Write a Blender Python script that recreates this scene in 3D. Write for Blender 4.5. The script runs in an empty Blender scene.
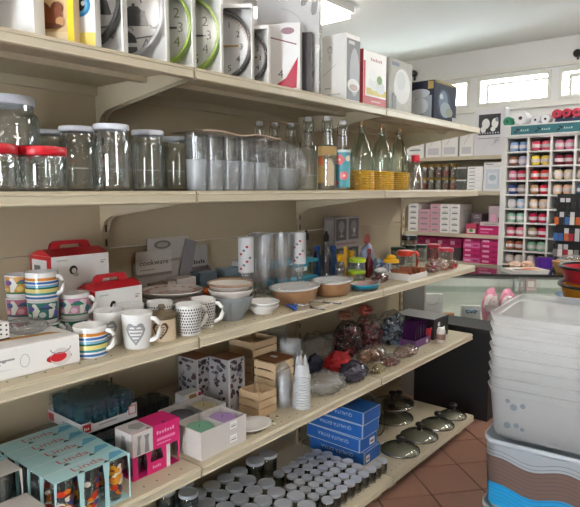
import bpy, bmesh, math, random
from mathutils import Vector, Matrix, noise
random.seed(11)
sc = bpy.context.scene
COL = sc.collection
PI = math.pi
def lin(h):
    h = h.lstrip('#'); o = []
    for i in (0, 2, 4):
        c = int(h[i:i+2], 16)/255; o.append(c/12.92 if c <= .04045 else ((c+.055)/1.055)**2.4)
    return (*o, 1)
# ------------------------------------------------------------------ camera
F, CX, CY = 575., 290., 253.5
PITCH = math.atan(64.5/F)
YAW = math.atan(478/(F*math.cos(PITCH)+64.5*math.sin(PITCH)))
CAM = Vector((1.79, 0, 1.40))
cd = bpy.data.cameras.new('camera'); cam = bpy.data.objects.new('camera', cd); COL.objects.link(cam)
cam.location = CAM; cam.rotation_euler = (PI/2-PITCH, 0, YAW)
cd.sensor_fit = 'HORIZONTAL'; cd.sensor_width = 36; cd.lens = 36*F/580; cd.clip_start = .05
sc.camera = cam
# ------------------------------------------------------------------ world, exposure
w = bpy.data.worlds.new('overcast_sky'); sc.world = w; w.use_nodes = True
w.node_tree.nodes['Background'].inputs[0].default_value = (.92, .96, 1, 1)
w.node_tree.nodes['Background'].inputs[1].default_value = 40.0
vs = sc.view_settings
vs.view_transform = 'Standard'; vs.look = 'None'; vs.gamma = 1; vs.exposure = 0.2; vs.use_curve_mapping = False
sc.cycles.transparent_max_bounces = 32; sc.cycles.max_bounces = 10; sc.cycles.diffuse_bounces = 5
sc.cycles.sample_clamp_indirect = 6; sc.cycles.caustics_reflective = False; sc.cycles.caustics_refractive = False
LAMP = 20.0            # strength of the ceiling lamps at the far end; the near one is dimmer
# ------------------------------------------------------------------ helpers
_f = cam.rotation_euler.to_matrix()
def ray(px, py): return _f @ Vector(((px-CX)/F, (CY-py)/F, -1))
def at(px, py, z):                                   # ground point of a photo pixel on a level surface at height z
    d = ray(px, py); t = (z-CAM.z)/d.z; return (CAM.x+t*d.x, CAM.y+t*d.y)
def colY(px, X, py=189.2):                           # distance along the shelf for a photo column at depth X
    d = ray(px, py); t = (X-CAM.x)/d.x; return t*d.y
MATS = {}
def M(name, col='#cccccc', rough=.5, metal=0, vary=0, scale=20, bump=0, emit=0, spec=None, coat=0, col2=None):
    if name in MATS: return MATS[name]
    m = bpy.data.materials.new(name); m.use_nodes = True; nt = m.node_tree; b = nt.nodes['Principled BSDF']
    c = lin(col); b.inputs['Base Color'].default_value = c; b.inputs['Roughness'].default_value = rough; b.inputs['Metallic'].default_value = metal
    if spec is not None: b.inputs['Specular IOR Level'].default_value = spec
    if coat: b.inputs['Coat Weight'].default_value = coat
    if vary or bump:
        tc = nt.nodes.new('ShaderNodeTexCoord'); n = nt.nodes.new('ShaderNodeTexNoise'); n.inputs['Scale'].default_value = scale; n.inputs['Detail'].default_value = 4
        nt.links.new(tc.outputs['Object'], n.inputs['Vector'])
        if vary:
            mx = nt.nodes.new('ShaderNodeMix'); mx.data_type = 'RGBA'; nt.links.new(n.outputs['Fac'], mx.inputs[0])
            d = lin(col2) if col2 else tuple(x*(1-vary) for x in c[:3])+(1,)
            l = c if col2 else tuple(min(1, x*(1+vary*.6)) for x in c[:3])+(1,)
            mx.inputs[6].default_value = d; mx.inputs[7].default_value = l; nt.links.new(mx.outputs[2], b.inputs['Base Color'])
        if bump:
            bp = nt.nodes.new('ShaderNodeBump'); bp.inputs['Strength'].default_value = bump; bp.inputs['Distance'].default_value = .004
            nt.links.new(n.outputs['Fac'], bp.inputs['Height']); nt.links.new(bp.outputs[0], b.inputs['Normal'])
    if emit: b.inputs['Emission Color'].default_value = c; b.inputs['Emission Strength'].default_value = emit
    MATS[name] = m; return m
def C(h, rough=.45): return M('paint_'+h.strip('#')+('' if rough == .45 else '_%d' % (rough*100)), h, rough)
def glassy(name, tint='#f4f8f6', edge='#8d9a96', base=.05, rough=.03, milk=0, lucent=0, milkcol='#ffffff', bump=0, bscale=25, top=.85):
    """thin clear glass or film: see-through face on, tinted and mirror-like at grazing angles"""
    if name in MATS: return MATS[name]
    m = bpy.data.materials.new(name); m.use_nodes = True; nt = m.node_tree; N = nt.nodes.new; L = nt.links.new
    nt.nodes.remove(nt.nodes['Principled BSDF']); out = nt.nodes['Material Output']
    lw = N('ShaderNodeLayerWeight'); lw.inputs[0].default_value = .35
    mx = N('ShaderNodeMix'); mx.data_type = 'RGBA'; L(lw.outputs['Facing'], mx.inputs[0]); mx.inputs[6].default_value = lin(tint); mx.inputs[7].default_value = lin(edge)
    tr = N('ShaderNodeBsdfTransparent'); L(mx.outputs[2], tr.inputs[0])
    gl = N('ShaderNodeBsdfGlossy'); gl.inputs['Roughness'].default_value = rough; gl.inputs[0].default_value = (1, 1, 1, 1)
    mr = N('ShaderNodeMapRange'); L(lw.outputs['Fresnel'], mr.inputs[0]); mr.inputs[1].default_value = 0; mr.inputs[2].default_value = 1; mr.inputs[3].default_value = base; mr.inputs[4].default_value = top
    ms = N('ShaderNodeMixShader'); L(mr.outputs[0], ms.inputs[0]); L(tr.outputs[0], ms.inputs[1]); L(gl.outputs[0], ms.inputs[2]); last = ms
    if milk:
        df = N('ShaderNodeBsdfDiffuse'); df.inputs[0].default_value = lin(milkcol); m2 = N('ShaderNodeMixShader'); m2.inputs[0].default_value = milk
        
        if lucent:
            tl = N('ShaderNodeBsdfTranslucent'); tl.inputs[0].default_value = lin(milkcol); m3 = N('ShaderNodeMixShader'); m3.inputs[0].default_value = lucent; L(df.outputs[0], m3.inputs[1]); L(tl.outputs[0], m3.inputs[2]); df = m3
        L(last.outputs[0], m2.inputs[1]); L(df.outputs[0], m2.inputs[2]); last = m2
    if bump:
        tc = N('ShaderNodeTexCoord'); n = N('ShaderNodeTexNoise'); n.inputs['Scale'].default_value = bscale; n.inputs['Detail'].default_value = 3; L(tc.outputs['Object'], n.inputs[0])
        bp = N('ShaderNodeBump'); bp.inputs['Strength'].default_value = bump; bp.inputs['Distance'].default_value = .01; L(n.outputs['Fac'], bp.inputs['Height']); L(bp.outputs[0], gl.inputs['Normal']); L(bp.outputs[0], lw.inputs['Normal'])
    L(last.outputs[0], out.inputs[0]); MATS[name] = m; return m
class MB:
    def __init__(s): s.v = []; s.f = []; s.mi = []; s.sm = []; s.T = None
    def add(s, vs, fs, mi=0, smooth=False):
        b = len(s.v)
        s.v += [tuple(s.T @ Vector(p)) for p in vs] if s.T else [tuple(p) for p in vs]
        for k, f in enumerate(fs): s.f.append([b+i for i in f]); s.mi.append(mi if isinstance(mi, int) else mi[k]); s.sm.append(smooth)
        return s
    def box(s, x0, x1, y0, y1, z0, z1, mi=0):
        return s.add([(x0,y0,z0),(x1,y0,z0),(x1,y1,z0),(x0,y1,z0),(x0,y0,z1),(x1,y0,z1),(x1,y1,z1),(x0,y1,z1)],
              [(3,2,1,0),(4,5,6,7),(0,1,5,4),(1,2,6,5),(2,3,7,6),(3,0,4,7)], mi)
    def frus(s, a, b, z0, z1, mi=0, top=True, bot=True):      # tapered box: a,b = (x0,x1,y0,y1) at z0 / z1
        v = [(a[0],a[2],z0),(a[1],a[2],z0),(a[1],a[3],z0),(a[0],a[3],z0),(b[0],b[2],z1),(b[1],b[2],z1),(b[1],b[3],z1),(b[0],b[3],z1)]
        f = [(0,1,5,4),(1,2,6,5),(2,3,7,6),(3,0,4,7)]
        if top: f.append((4,5,6,7))
        if bot: f.append((3,2,1,0))
        return s.add(v, f, mi)
    def lathe(s, prof, n=20, c=(0,0,0), mi=0, flute=0, nf=0, sx=1, sy=1):
        """prof: (r, z) or (r, z, material); sharp corners are split"""
        rings = []; pv = []
        def ring(r, z):
            b = len(pv)
            for k in range(n):
                a = 2*PI*k/n; q = r*(1+flute*math.cos(nf*a)) if flute else r
                pv.append((c[0]+q*math.cos(a)*sx, c[1]+q*math.sin(a)*sy, c[2]+z))
            return b
        fs, ms = [], []; prev = None
        P = list(prof)
        for i, p in enumerate(P):
            if i == 0: prev = ring(p[0], p[1]); continue
            cur = ring(p[0], p[1])
            for k in range(n):
                k2 = (k+1) % n; fs.append((prev+k, prev+k2, cur+k2, cur+k)); ms.append(p[2] if len(p) > 2 else mi)
            prev = cur
            if i < len(P)-1:
                a = Vector((p[0]-P[i-1][0], p[1]-P[i-1][1])); b = Vector((P[i+1][0]-p[0], P[i+1][1]-p[1]))
                if a.length > 1e-7 and b.length > 1e-7 and a.angle(b) > .75: prev = ring(p[0], p[1])
        return s.add(pv, fs, ms, True)
    def tube(s, pts, r, n=8, mi=0, closed=False, flat=1):
        pts = [Vector(p) for p in pts]; vs, fs = [], []; m = len(pts)
        up = Vector((0,0,1))
        for i, p in enumerate(pts):
            t = (pts[(i+1) % m]-pts[i-1]) if closed else (pts[min(i+1, m-1)]-pts[max(i-1, 0)])
            t.normalize(); a = t.cross(up)
            if a.length < .05: a = t.cross(Vector((1,0,0)))
            a.normalize(); b = t.cross(a)
            rr = r[i] if isinstance(r, (list, tuple)) else r
            for k in range(n): vs.append(p+a*(rr*math.cos(2*PI*k/n))+b*(rr*flat*math.sin(2*PI*k/n)))
        for i in range(m if closed else m-1):
            j = (i+1) % m
            for k in range(n): fs.append((i*n+k, i*n+(k+1) % n, j*n+(k+1) % n, j*n+k))
        if not closed: fs.append(tuple(range(n))[::-1]); fs.append(tuple((m-1)*n+k for k in range(n)))
        return s.add(vs, fs, mi, True)
    def prism(s, poly, axis, a, b, mi=0):                     # poly in the two other axes
        def P(u, v, w): return {'x': (w,u,v), 'y': (u,w,v), 'z': (u,v,w)}[axis]
        n = len(poly); vs = [P(u,v,a) for u,v in poly]+[P(u,v,b) for u,v in poly]
        return s.add(vs, [tuple(range(n))[::-1], tuple(range(n, 2*n))]+[(i,(i+1) % n,n+(i+1) % n,n+i) for i in range(n)], mi)
    def build(s, name, mats, parent=None, loc=None, rz=0, kind=None):
        me = bpy.data.meshes.new(name); me.from_pydata(s.v, [], s.f)
        if not isinstance(mats, (list, tuple)): mats = [mats]
        for m in mats: me.materials.append(m)
        me.polygons.foreach_set('material_index', s.mi); me.polygons.foreach_set('use_smooth', s.sm); me.update()
        bm = bmesh.new(); bm.from_mesh(me); bmesh.ops.recalc_face_normals(bm, faces=bm.faces); bm.to_mesh(me); bm.free()
        return link(name, me, parent, loc, rz, kind)
def link(name, me, parent=None, loc=None, rz=0, kind=None):
    o = bpy.data.objects.new(name, me); COL.objects.link(o); o.parent = parent
    if loc: o.location = loc
    o.rotation_euler.z = rz
    if kind: o['kind'] = kind
    return o
def tag(o, label, cat, group=None):
    o['label'] = label; o['category'] = cat
    if group: o['group'] = group
    return o
def empty(name, loc, label, cat, rz=0, group=None):
    o = bpy.data.objects.new(name, None); COL.objects.link(o); o.location = loc; o.rotation_euler.z = rz; o.empty_display_size = .05
    return tag(o, label, cat, group)
def dup(root, loc, rz=0, label=None, group=None):
    r = root.copy(); COL.objects.link(r); r.location = loc; r.rotation_euler.z = rz
    if label: r['label'] = label
    if group: r['group'] = group
    for ch in list(root.children):
        c = ch.copy(); COL.objects.link(c); c.parent = r
        for g in list(ch.children):
            d = g.copy(); COL.objects.link(d); d.parent = c
    return r
ORD = ['first','second','third','fourth','fifth','sixth','seventh','eighth','ninth','tenth','eleventh','twelfth','thirteenth','fourteenth']
_txt = {}
def textmesh(t):
    if t not in _txt:
        c = bpy.data.curves.new('lettering', 'FONT'); c.body = t; c.size = 1; c.resolution_u = 2
        o = bpy.data.objects.new('lettering', c); me = bpy.data.meshes.new_from_object(o)
        v = [tuple(p.co[:2]) for p in me.vertices]; f = [tuple(p.vertices) for p in me.polygons]
        xs = [p[0] for p in v] or [0, 1]; x0, x1 = min(xs), max(xs)
        _txt[t] = ([(p[0]-x0, p[1]) for p in v], f, x1-x0)
        bpy.data.objects.remove(o); bpy.data.curves.remove(c); bpy.data.meshes.remove(me)
    return _txt[t]
class Print:
    """flat print on one face of a box of size (w,d,h) whose base is centred on the origin; f = -y face, r = +x face, t = top"""
    def __init__(s): s.mb = MB(); s.mats = []; s.k = 0
    def face(s, face, w, d, h):
        if face == 'f': s.o, s.u, s.vv, s.n, s.W, s.H = Vector((-w/2,-d/2,0)), Vector((1,0,0)), Vector((0,0,1)), Vector((0,-1,0)), w, h
        elif face == 'r': s.o, s.u, s.vv, s.n, s.W, s.H = Vector((w/2,-d/2,0)), Vector((0,1,0)), Vector((0,0,1)), Vector((1,0,0)), d, h
        else: s.o, s.u, s.vv, s.n, s.W, s.H = Vector((-w/2,-d/2,h)), Vector((1,0,0)), Vector((0,1,0)), Vector((0,0,1)), w, d
        s.k = 0; return s
    def frame(s, o, u, v, n, W=1, H=1): s.o, s.u, s.vv, s.n, s.W, s.H = Vector(o), Vector(u), Vector(v), Vector(n), W, H; s.k = 0; return s
    def raw(s, pts, faces, mat):
        if mat not in s.mats: s.mats.append(mat)
        s.k += 1; e = s.n*(.0004+.00035*s.k)
        s.mb.add([s.o+s.u*(a*s.W)+s.vv*(b*s.H)+e for a, b in pts], faces, s.mats.index(mat)); return s
    def poly(s, pts, mat): return s.raw(pts, [tuple(range(len(pts)))], mat)
    def rect(s, a, b, c, d, mat): return s.poly([(a,b),(c,b),(c,d),(a,d)], mat)
    def ell(s, a, b, ra, rb, mat, n=16): return s.poly([(a+ra*math.cos(2*PI*k/n), b+rb*math.sin(2*PI*k/n)) for k in range(n)], mat)
    def arc(s, a, b, ra, rb, th, mat, a0=0, a1=2*PI, n=20):
        q = s.W/s.H; pts = []; fs = []
        for k in range(n+1):
            t = a0+(a1-a0)*k/n; pts += [(a+ra*math.cos(t), b+rb*math.sin(t)), (a+(ra-th)*math.cos(t), b+(rb-th*q)*math.sin(t))]
        for k in range(n): fs.append((2*k, 2*k+2, 2*k+3, 2*k+1))
        return s.raw(pts, fs, mat)
    def line(s, a, b, c, d, th, mat):
        A = Vector((a*s.W, b*s.H)); B = Vector((c*s.W, d*s.H)); n = (B-A); n = Vector((-n.y, n.x)).normalized()*th/2
        return s.poly([((p.x)/s.W, (p.y)/s.H) for p in (A-n, B-n, B+n, A+n)], mat)
    def text(s, a, b, size, t, mat, width=None, flip=False, center=False):
        v, f, wd = textmesh(t); k = size*s.H; kx = k if width is None else width*s.W/wd
        sg = -1 if flip else 1; off = wd*kx/2 if center else 0
        return s.raw([(a+sg*(p[0]*kx-off)/s.W, b+sg*p[1]*k/s.H) for p in v], f, mat)
    def scribble(s, a, b, size, n, mat, width):       # print too small to read in the photograph: a row of strokes
        k = width/n
        for i in range(n):
            s.k = 2; s.rect(a+i*k, b, a+i*k+k*.62, b+size*(.55 if i % 3 else .75), mat)
        return s
    def build(s, parent, name='print', kind=None): return s.mb.build(name, s.mats, parent, kind=kind)
def wrap(mb, poly, r, z0, a0, mi=0, off=.0007, n=8, rfun=None):
    """wrap a column-convex outline (u = arc length, v = height) on a cylinder of radius r"""
    us = [p[0] for p in poly]; u0, u1 = min(us), max(us)
    def span(u):
        vs = []
        for i in range(len(poly)):
            (a, b), (c, d) = poly[i], poly[(i+1) % len(poly)]
            if a != c and min(a, c) <= u <= max(a, c): vs.append(b+(d-b)*(u-a)/(c-a))
        return (min(vs), max(vs)) if vs else (0, 0)
    pts, fs = [], []
    for i in range(n+1):
        u = u0+(u1-u0)*min(max(i/n, .001), .999); lo, hi = span(u)
        for v in (lo, hi):
            rr = (rfun(v+z0) if rfun else r)+off; a = a0+u/r; pts.append((rr*math.cos(a), rr*math.sin(a), z0+v))
    for i in range(n): fs.append((2*i, 2*i+2, 2*i+3, 2*i+1))
    mb.add(pts, fs, mi, True)
HEART = [(0,-.5),(.22,-.26),(.42,-.02),(.5,.2),(.44,.4),(.28,.5),(.12,.44),(0,.3),(-.12,.44),(-.28,.5),(-.44,.4),(-.5,.2),(-.42,-.02),(-.22,-.26)]
def ellp(u, v, a, b, n=12): return [(u+a*math.cos(2*PI*k/n), v+b*math.sin(2*PI*k/n)) for k in range(n)]
# a turn towards the camera, for things whose print faces the aisle
def face_cam(x, y): return math.atan2(CAM.y-y, CAM.x-x)
def blobmesh(sx, sy, sz, seed, amp=.25, freq=3., sub=3, ridge=True):
    bm = bmesh.new(); bmesh.ops.create_icosphere(bm, subdivisions=sub, radius=1)
    for v in bm.verts:
        p = v.co*freq+Vector((seed*3.1, seed*1.7, seed))
        n = noise.noise(p)
        if ridge: n = (abs(noise.noise(p*.8))*2-.5)+.5*noise.noise(p*2.3)
        q = v.co*(1+amp*n); q.x *= sx; q.y *= sy; q.z = max(q.z*sz*1.15+sz*.85, 0); v.co = q
    me = bpy.data.meshes.new('crumple'); bm.to_mesh(me); bm.free()
    return me
def blob(name, mat, size, seed, parent=None, loc=None, rz=0, smooth=False, **k):
    me = blobmesh(size[0]/2, size[1]/2, size[2]/2, seed, **k); me.materials.append(mat)
    if smooth: me.polygons.foreach_set('use_smooth', [True]*len(me.polygons))
    return link(name, me, parent, loc, rz)
# ================================================================== the room
WHITE = M('wall_paint', '#eeeeec', .8, vary=.03, scale=3)
CEIL = M('ceiling_paint', '#f4f4f2', .9, vary=.03, scale=2)
GROUT = M('grout', '#3c3029', .9, vary=.1)
TILE = M('terracotta_tile', '#96705f', .35, vary=.2, scale=5, bump=.05)
def structure(mb, name, mat, parent=None):
    o = mb.build(name, mat, parent)
    if not parent: o['kind'] = 'structure'
    return o
X0, X1, Y0, Y1, ZC = -2.3, 4.2, -2.6, 5.85, 2.80
fl = structure(MB().box(X0, X1, Y0, Y1+.2, -.12, -.006), 'floor', GROUT)
TS = .255; ta = math.radians(50.5)
tm = MB().frus((-TS/2+.003,TS/2-.003,-TS/2+.003,TS/2-.003), (-TS/2+.0045,TS/2-.0045,-TS/2+.0045,TS/2-.0045), -.01, 0)
ti = None; o0 = Vector((.556, 2.182)); eu = Vector((math.cos(ta), math.sin(ta))); ev = Vector((-eu.y, eu.x))
for i in range(-14, 20):
    for j in range(-14, 20):
        p = o0+eu*((i+.36)*TS)+ev*((j+.5)*TS)
        if -.2 < p.x < 2.2 and 1.5 < p.y < 4.9:
            if ti is None: ti = tm.build('tile', TILE, fl)
            else: ti = ti.copy(); COL.objects.link(ti)
            ti.location = (p.x, p.y, random.uniform(-.0008, .0004))
            ti.rotation_euler.z = ta
structure(MB().box(X0, X1, Y0, Y1+.2, ZC, ZC+.1), 'ceiling', CEIL)
structure(MB().box(X0-.1, X0, Y0, Y1+.2, -.12, ZC), 'wall_left', WHITE)
DIM = M('dimmed_wall_paint', '#8d857b', .85, vary=.08, scale=2)  # unseen walls painted darker, as if stocked, to cut the fill light
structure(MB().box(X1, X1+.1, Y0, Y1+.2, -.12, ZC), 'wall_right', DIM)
# far wall with a strip of high windows
wz0, wz1 = 2.235, 2.515
wins = [(-2.05,-1.42), (-1.34,-.645), (-.56,.145), (.215,.93), (1.0,1.7), (1.77,2.47), (2.54,3.24)]
m = MB(); m.box(X0, X1, Y1, Y1+.2, -.12, wz0); m.box(X0, X1, Y1, Y1+.2, wz1, ZC)
e = [X0]+[v for wn in wins for v in wn]+[X1]
for a, b in zip(e[0::2], e[1::2]): m.box(a, b, Y1, Y1+.2, wz0, wz1)
structure(m, 'wall_far', WHITE)
# wall behind the photographer with the open shop door
m = MB(); m.box(X0, X1, Y0-.15, Y0, -.12, 0); m.box(X0, X1, Y0-.15, Y0, 2.1, ZC)
for a, b in ((X0, 1.75), (2.35, X1)): m.box(a, b, Y0-.15, Y0, 0, 2.1)
structure(m, 'wall_front', DIM)
FRAME = M('window_frame_paint', '#e9e7df', .5)
PANE = glassy('window_pane', '#f6faf8', '#dfe8e4', base=.03, top=.5)
for i, (a, b) in enumerate(wins):
    m = MB(); t = .03
    m.box(a, a+t, Y1-.015, Y1+.05, wz0, wz1); m.box(b-t, b, Y1-.015, Y1+.05, wz0, wz1)
    m.box(a+t, b-t, Y1-.015, Y1+.05, wz0, wz0+t); m.box(a+t, b-t, Y1-.015, Y1+.05, wz1-t, wz1)
    wo = m.build('window_%d' % (i+1), FRAME); wo['kind'] = 'structure'
    MB().box(a+t, b-t, Y1+.012, Y1+.018, wz0+t, wz1-t).build('pane', PANE, wo)
    if i in (2, 3):      # lowered roller box and sash bar
        MB().box(a+t+.06, a+t+.085, Y1-.005, Y1+.03, wz0+t, wz1-t-.05).build('sash_bar', FRAME, wo)
        MB().box(a+t+.06, b-t, Y1-.005, Y1+.03, wz1-t-.055, wz1-t-.035).build('sash_bar', FRAME, wo)
LOU = M('louvre_slat', '#d9dcd9', .5)
for k in range(7):
    z = wz0+.04+k*.031; MB().prism([(Y1+.06, z), (Y1+.10, z+.022), (Y1+.10, z+.025), (Y1+.06, z+.003)], 'x', .245, .9).build('louvre', LOU, bpy.data.objects['window_4'])
structure(MB().box(X0, X1, Y1-.03, Y1, wz1+.02, wz1+.055), 'trim_1', FRAME)
structure(MB().box(X0, X1, Y1-.04, Y1, wz0-.06, wz0-.02), 'trim_2', FRAME)
# ceiling lamps
LF = M('lamp_frame', '#e0e0de', .5)
def lamp(x, y, lx, ly, label, k=1.):
    LM = M('lamp_diffuser_%d' % (k*100), '#fff8ef', .5, emit=LAMP*k)
    r = empty('ceiling_lamp', (x, y, ZC), label, 'lamp', group='ceiling lamps')
    m = MB(); t = .025
    m.box(-lx/2, lx/2, -ly/2, -ly/2+t, -.06, 0); m.box(-lx/2, lx/2, ly/2-t, ly/2, -.06, 0)
    m.box(-lx/2, -lx/2+t, -ly/2+t, ly/2-t, -.06, 0); m.box(lx/2-t, lx/2, -ly/2+t, ly/2-t, -.06, 0)
    m.build('frame', LF, r)
    MB().frus((-lx/2+t, lx/2-t, -ly/2+t, ly/2-t), (-lx/2+t, lx/2-t, -ly/2+t, ly/2-t), -.10, -.045).build('diffuser', LM, r)
    return r
lamp(-1.05, 3.55, .6, .6, 'square white ceiling lamp above the wrapped clock boxes')
lamp(1.2, .5, .3, 1.2, 'long white ceiling lamp above the near end of the aisle', .30)
lamp(2.0, -1.2, .3, 1.2, 'added long ceiling lamp, unseen, behind the photographer near the door', .55)  # added to light the dials and fronts that face the camera
lamp(1.6, 3.2, .3, 1.2, 'long white ceiling lamp above the far end of the aisle', .45)
lamp(1.9, 4.6, 1.2, .3, 'added long ceiling lamp, out of view, near the counter and wool unit', 1.5)  # added out of view to brighten the counter area
lamp(3.2, 1.5, .3, 1.2, 'long white ceiling lamp over the far right of the shop')
BLK = M('black_plastic', '#141414', .35)
for x, z, lb in ((-1.27, 2.648, 'small black sensor on far wall above the navy glass box'), (.37, 2.624, 'small black sensor on the far wall beside the louvred window')):
    r = empty('wall_sensor', (x, Y1, z), lb, 'sensor', group='wall sensors')
    m = MB(); m.T = Matrix.Rotation(PI/2, 4, 'X'); m.lathe([(0,0),(.03,0),(.036,.02),(.036,.05),(.028,.06),(0,.062)], 14); m.build('housing', BLK, r)
    MB().box(-.008, .008, -.02, 0, -.07, -.03).build('bracket', BLK, r)
# ================================================================== gondola shelving
SH = [1.75, 1.394, .952, .54, .09]      # shelf tops
JY = [.07, 1.14, 2.23, 3.29]            # bay joints
SD = .49                                # shelf depth
BEIGE = M('beige_enamel', '#bfb49b', .42, vary=.05, scale=6)
BEIGE2 = M('beige_back_panel', '#b9ab90', .5, vary=.06, scale=4)
RAIL = M('price_rail', '#c6bca5', .35)
SLOT = M('slot_dark', '#4a4030', .8)
FOOT = M('foot_block', '#b59c74', .6, vary=.2, scale=12)
g = empty('gondola_shelving', (0, 0, 0), 'long beige metal shop shelving with five loaded levels', 'shelving')
for b in range(3):
    ya, yb = JY[b], JY[b+1]
    zs = [.02, .33, .62, .90, 1.19, 1.47, 1.80]
    for z0, z1 in zip(zs, zs[1:]):
        MB().box(-.03, -.002+random.uniform(0, .001), ya+.004, yb-.004, z0+.002, z1-.002).build('back_panel', BEIGE2, g)
    for li, z in enumerate(SH):
        d = SD if li < 4 else .56
        yy = min(yb, 3.17) if li == 4 else yb
        m = MB(); m.box(.002, d-.003, ya+.003, yy-.003, z-.006, z)
        m.prism([(d-.003, z), (d, z-.004), (d, z-.034), (d-.012, z-.036), (d-.012, z-.033), (d-.003, z-.031)], 'y', ya+.003, yy-.003)
        m.box(.002, .014, ya+.003, yy-.003, z-.036, z-.006)
        for q in (.26,): m.box(q, q+.03, ya+.003, yy-.003, z-.022, z-.006)
        s = m.build('shelf', BEIGE, g)
        MB().prism([(d+.0003, z-.006), (d+.004, z-.007), (d+.004, z-.010), (d+.0012, z-.011), (d+.0012, z-.028), (d+.004, z-.029), (d+.004, z-.032), (d+.0003, z-.033)], 'y', ya+.006, yy-.006).build('price_rail', RAIL, s)
        if li < 4:
            for yq in (ya+.012, yy-.014):
                MB().prism([(.0, z-.007), (d-.03, z-.007), (d-.03, z-.032), (.06, z-.088), (.03, z-.105), (.012, z-.14), (0, z-.14)], 'y', yq-.0015, yq+.0015).build('bracket', BEIGE, s)
        m = MB(); n = 22
        for k in range(n):
            y = ya+.05+(yy-ya-.1)*k/(n-1); m.box(d-.040, d-.034, y-.0022, y+.0022, z+.0001, z+.0004)
        m.build('slot_row', SLOT, s, kind='stuff')
    for xx in (.12, .47):
        for yq in ((ya+.04, yb-.09) if b < 2 else (ya+.04, 3.04)): MB().box(xx, xx+.05, yq, yq+.06, 0, .053).build('foot', FOOT, g)
for y in JY:
    m = MB(); m.box(-.028, .012, y-.012, y+.012, 0, 1.86)
    u = m.build('upright', BEIGE2, g)
    m = MB()
    for k in range(34): m.box(.0121, .0124, y-.004, y+.004, .1+k*.05, .125+k*.05)
    m.build('slot_row', SLOT, u, kind='stuff')
# ================================================================== top shelf: boxed clocks and cartons
INK = C('#2c2c2e'); GREY = C('#8c8c8c'); PALE = C('#e9e9e7'); PAPER = M('white_card', '#eeeeec', .4, vary=.03, scale=8)
FILM = glassy('clear_film', '#fbfbfb', '#d8dcdc', base=.03, rough=.08, milk=.02, bump=.25, bscale=14, top=.5)
CFILM = glassy('carton_window_film', '#fdfdfd', '#e6e8e8', base=.015, rough=.12, bump=.05, bscale=6, top=.35)
def carton(name, label, cat, loc, size, rz=0, mat=None, group=None, flap=True):
    w_, d_, h_ = size
    m = MB(); b = .0025
    m.frus((-w_/2+b, w_/2-b, -d_/2+b, d_/2-b), (-w_/2, w_/2, -d_/2, d_/2), 0, b, top=False)
    m.frus((-w_/2, w_/2, -d_/2, d_/2), (-w_/2, w_/2, -d_/2, d_/2), b, h_-b, top=False, bot=False)
    m.frus((-w_/2, w_/2, -d_/2, d_/2), (-w_/2+b, w_/2-b, -d_/2+b, d_/2-b), h_-b, h_, bot=False)
    o = m.build(name, mat or PAPER, None, loc, rz)
    return tag(o, label, cat, group)
def kettle(p, cx, cy, k, ink=None):
    ink = ink or C('#5a5a5c')
    p.poly([(cx-.26*k, cy-.13*k), (cx+.26*k, cy-.13*k), (cx+.2*k, cy+.08*k), (cx+.07*k, cy+.2*k), (cx-.07*k, cy+.2*k), (cx-.2*k, cy+.08*k)], ink)
    p.poly([(cx-.3*k, cy+.05*k), (cx-.2*k, cy-.05*k), (cx-.17*k, cy+.02*k), (cx-.27*k, cy+.12*k)], ink)
    p.arc(cx, cy+.25*k, .15*k, .15*k, .025*k, ink, 0, PI); p.ell(cx, cy+.22*k, .03*k, .03*k, ink, 8)
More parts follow.
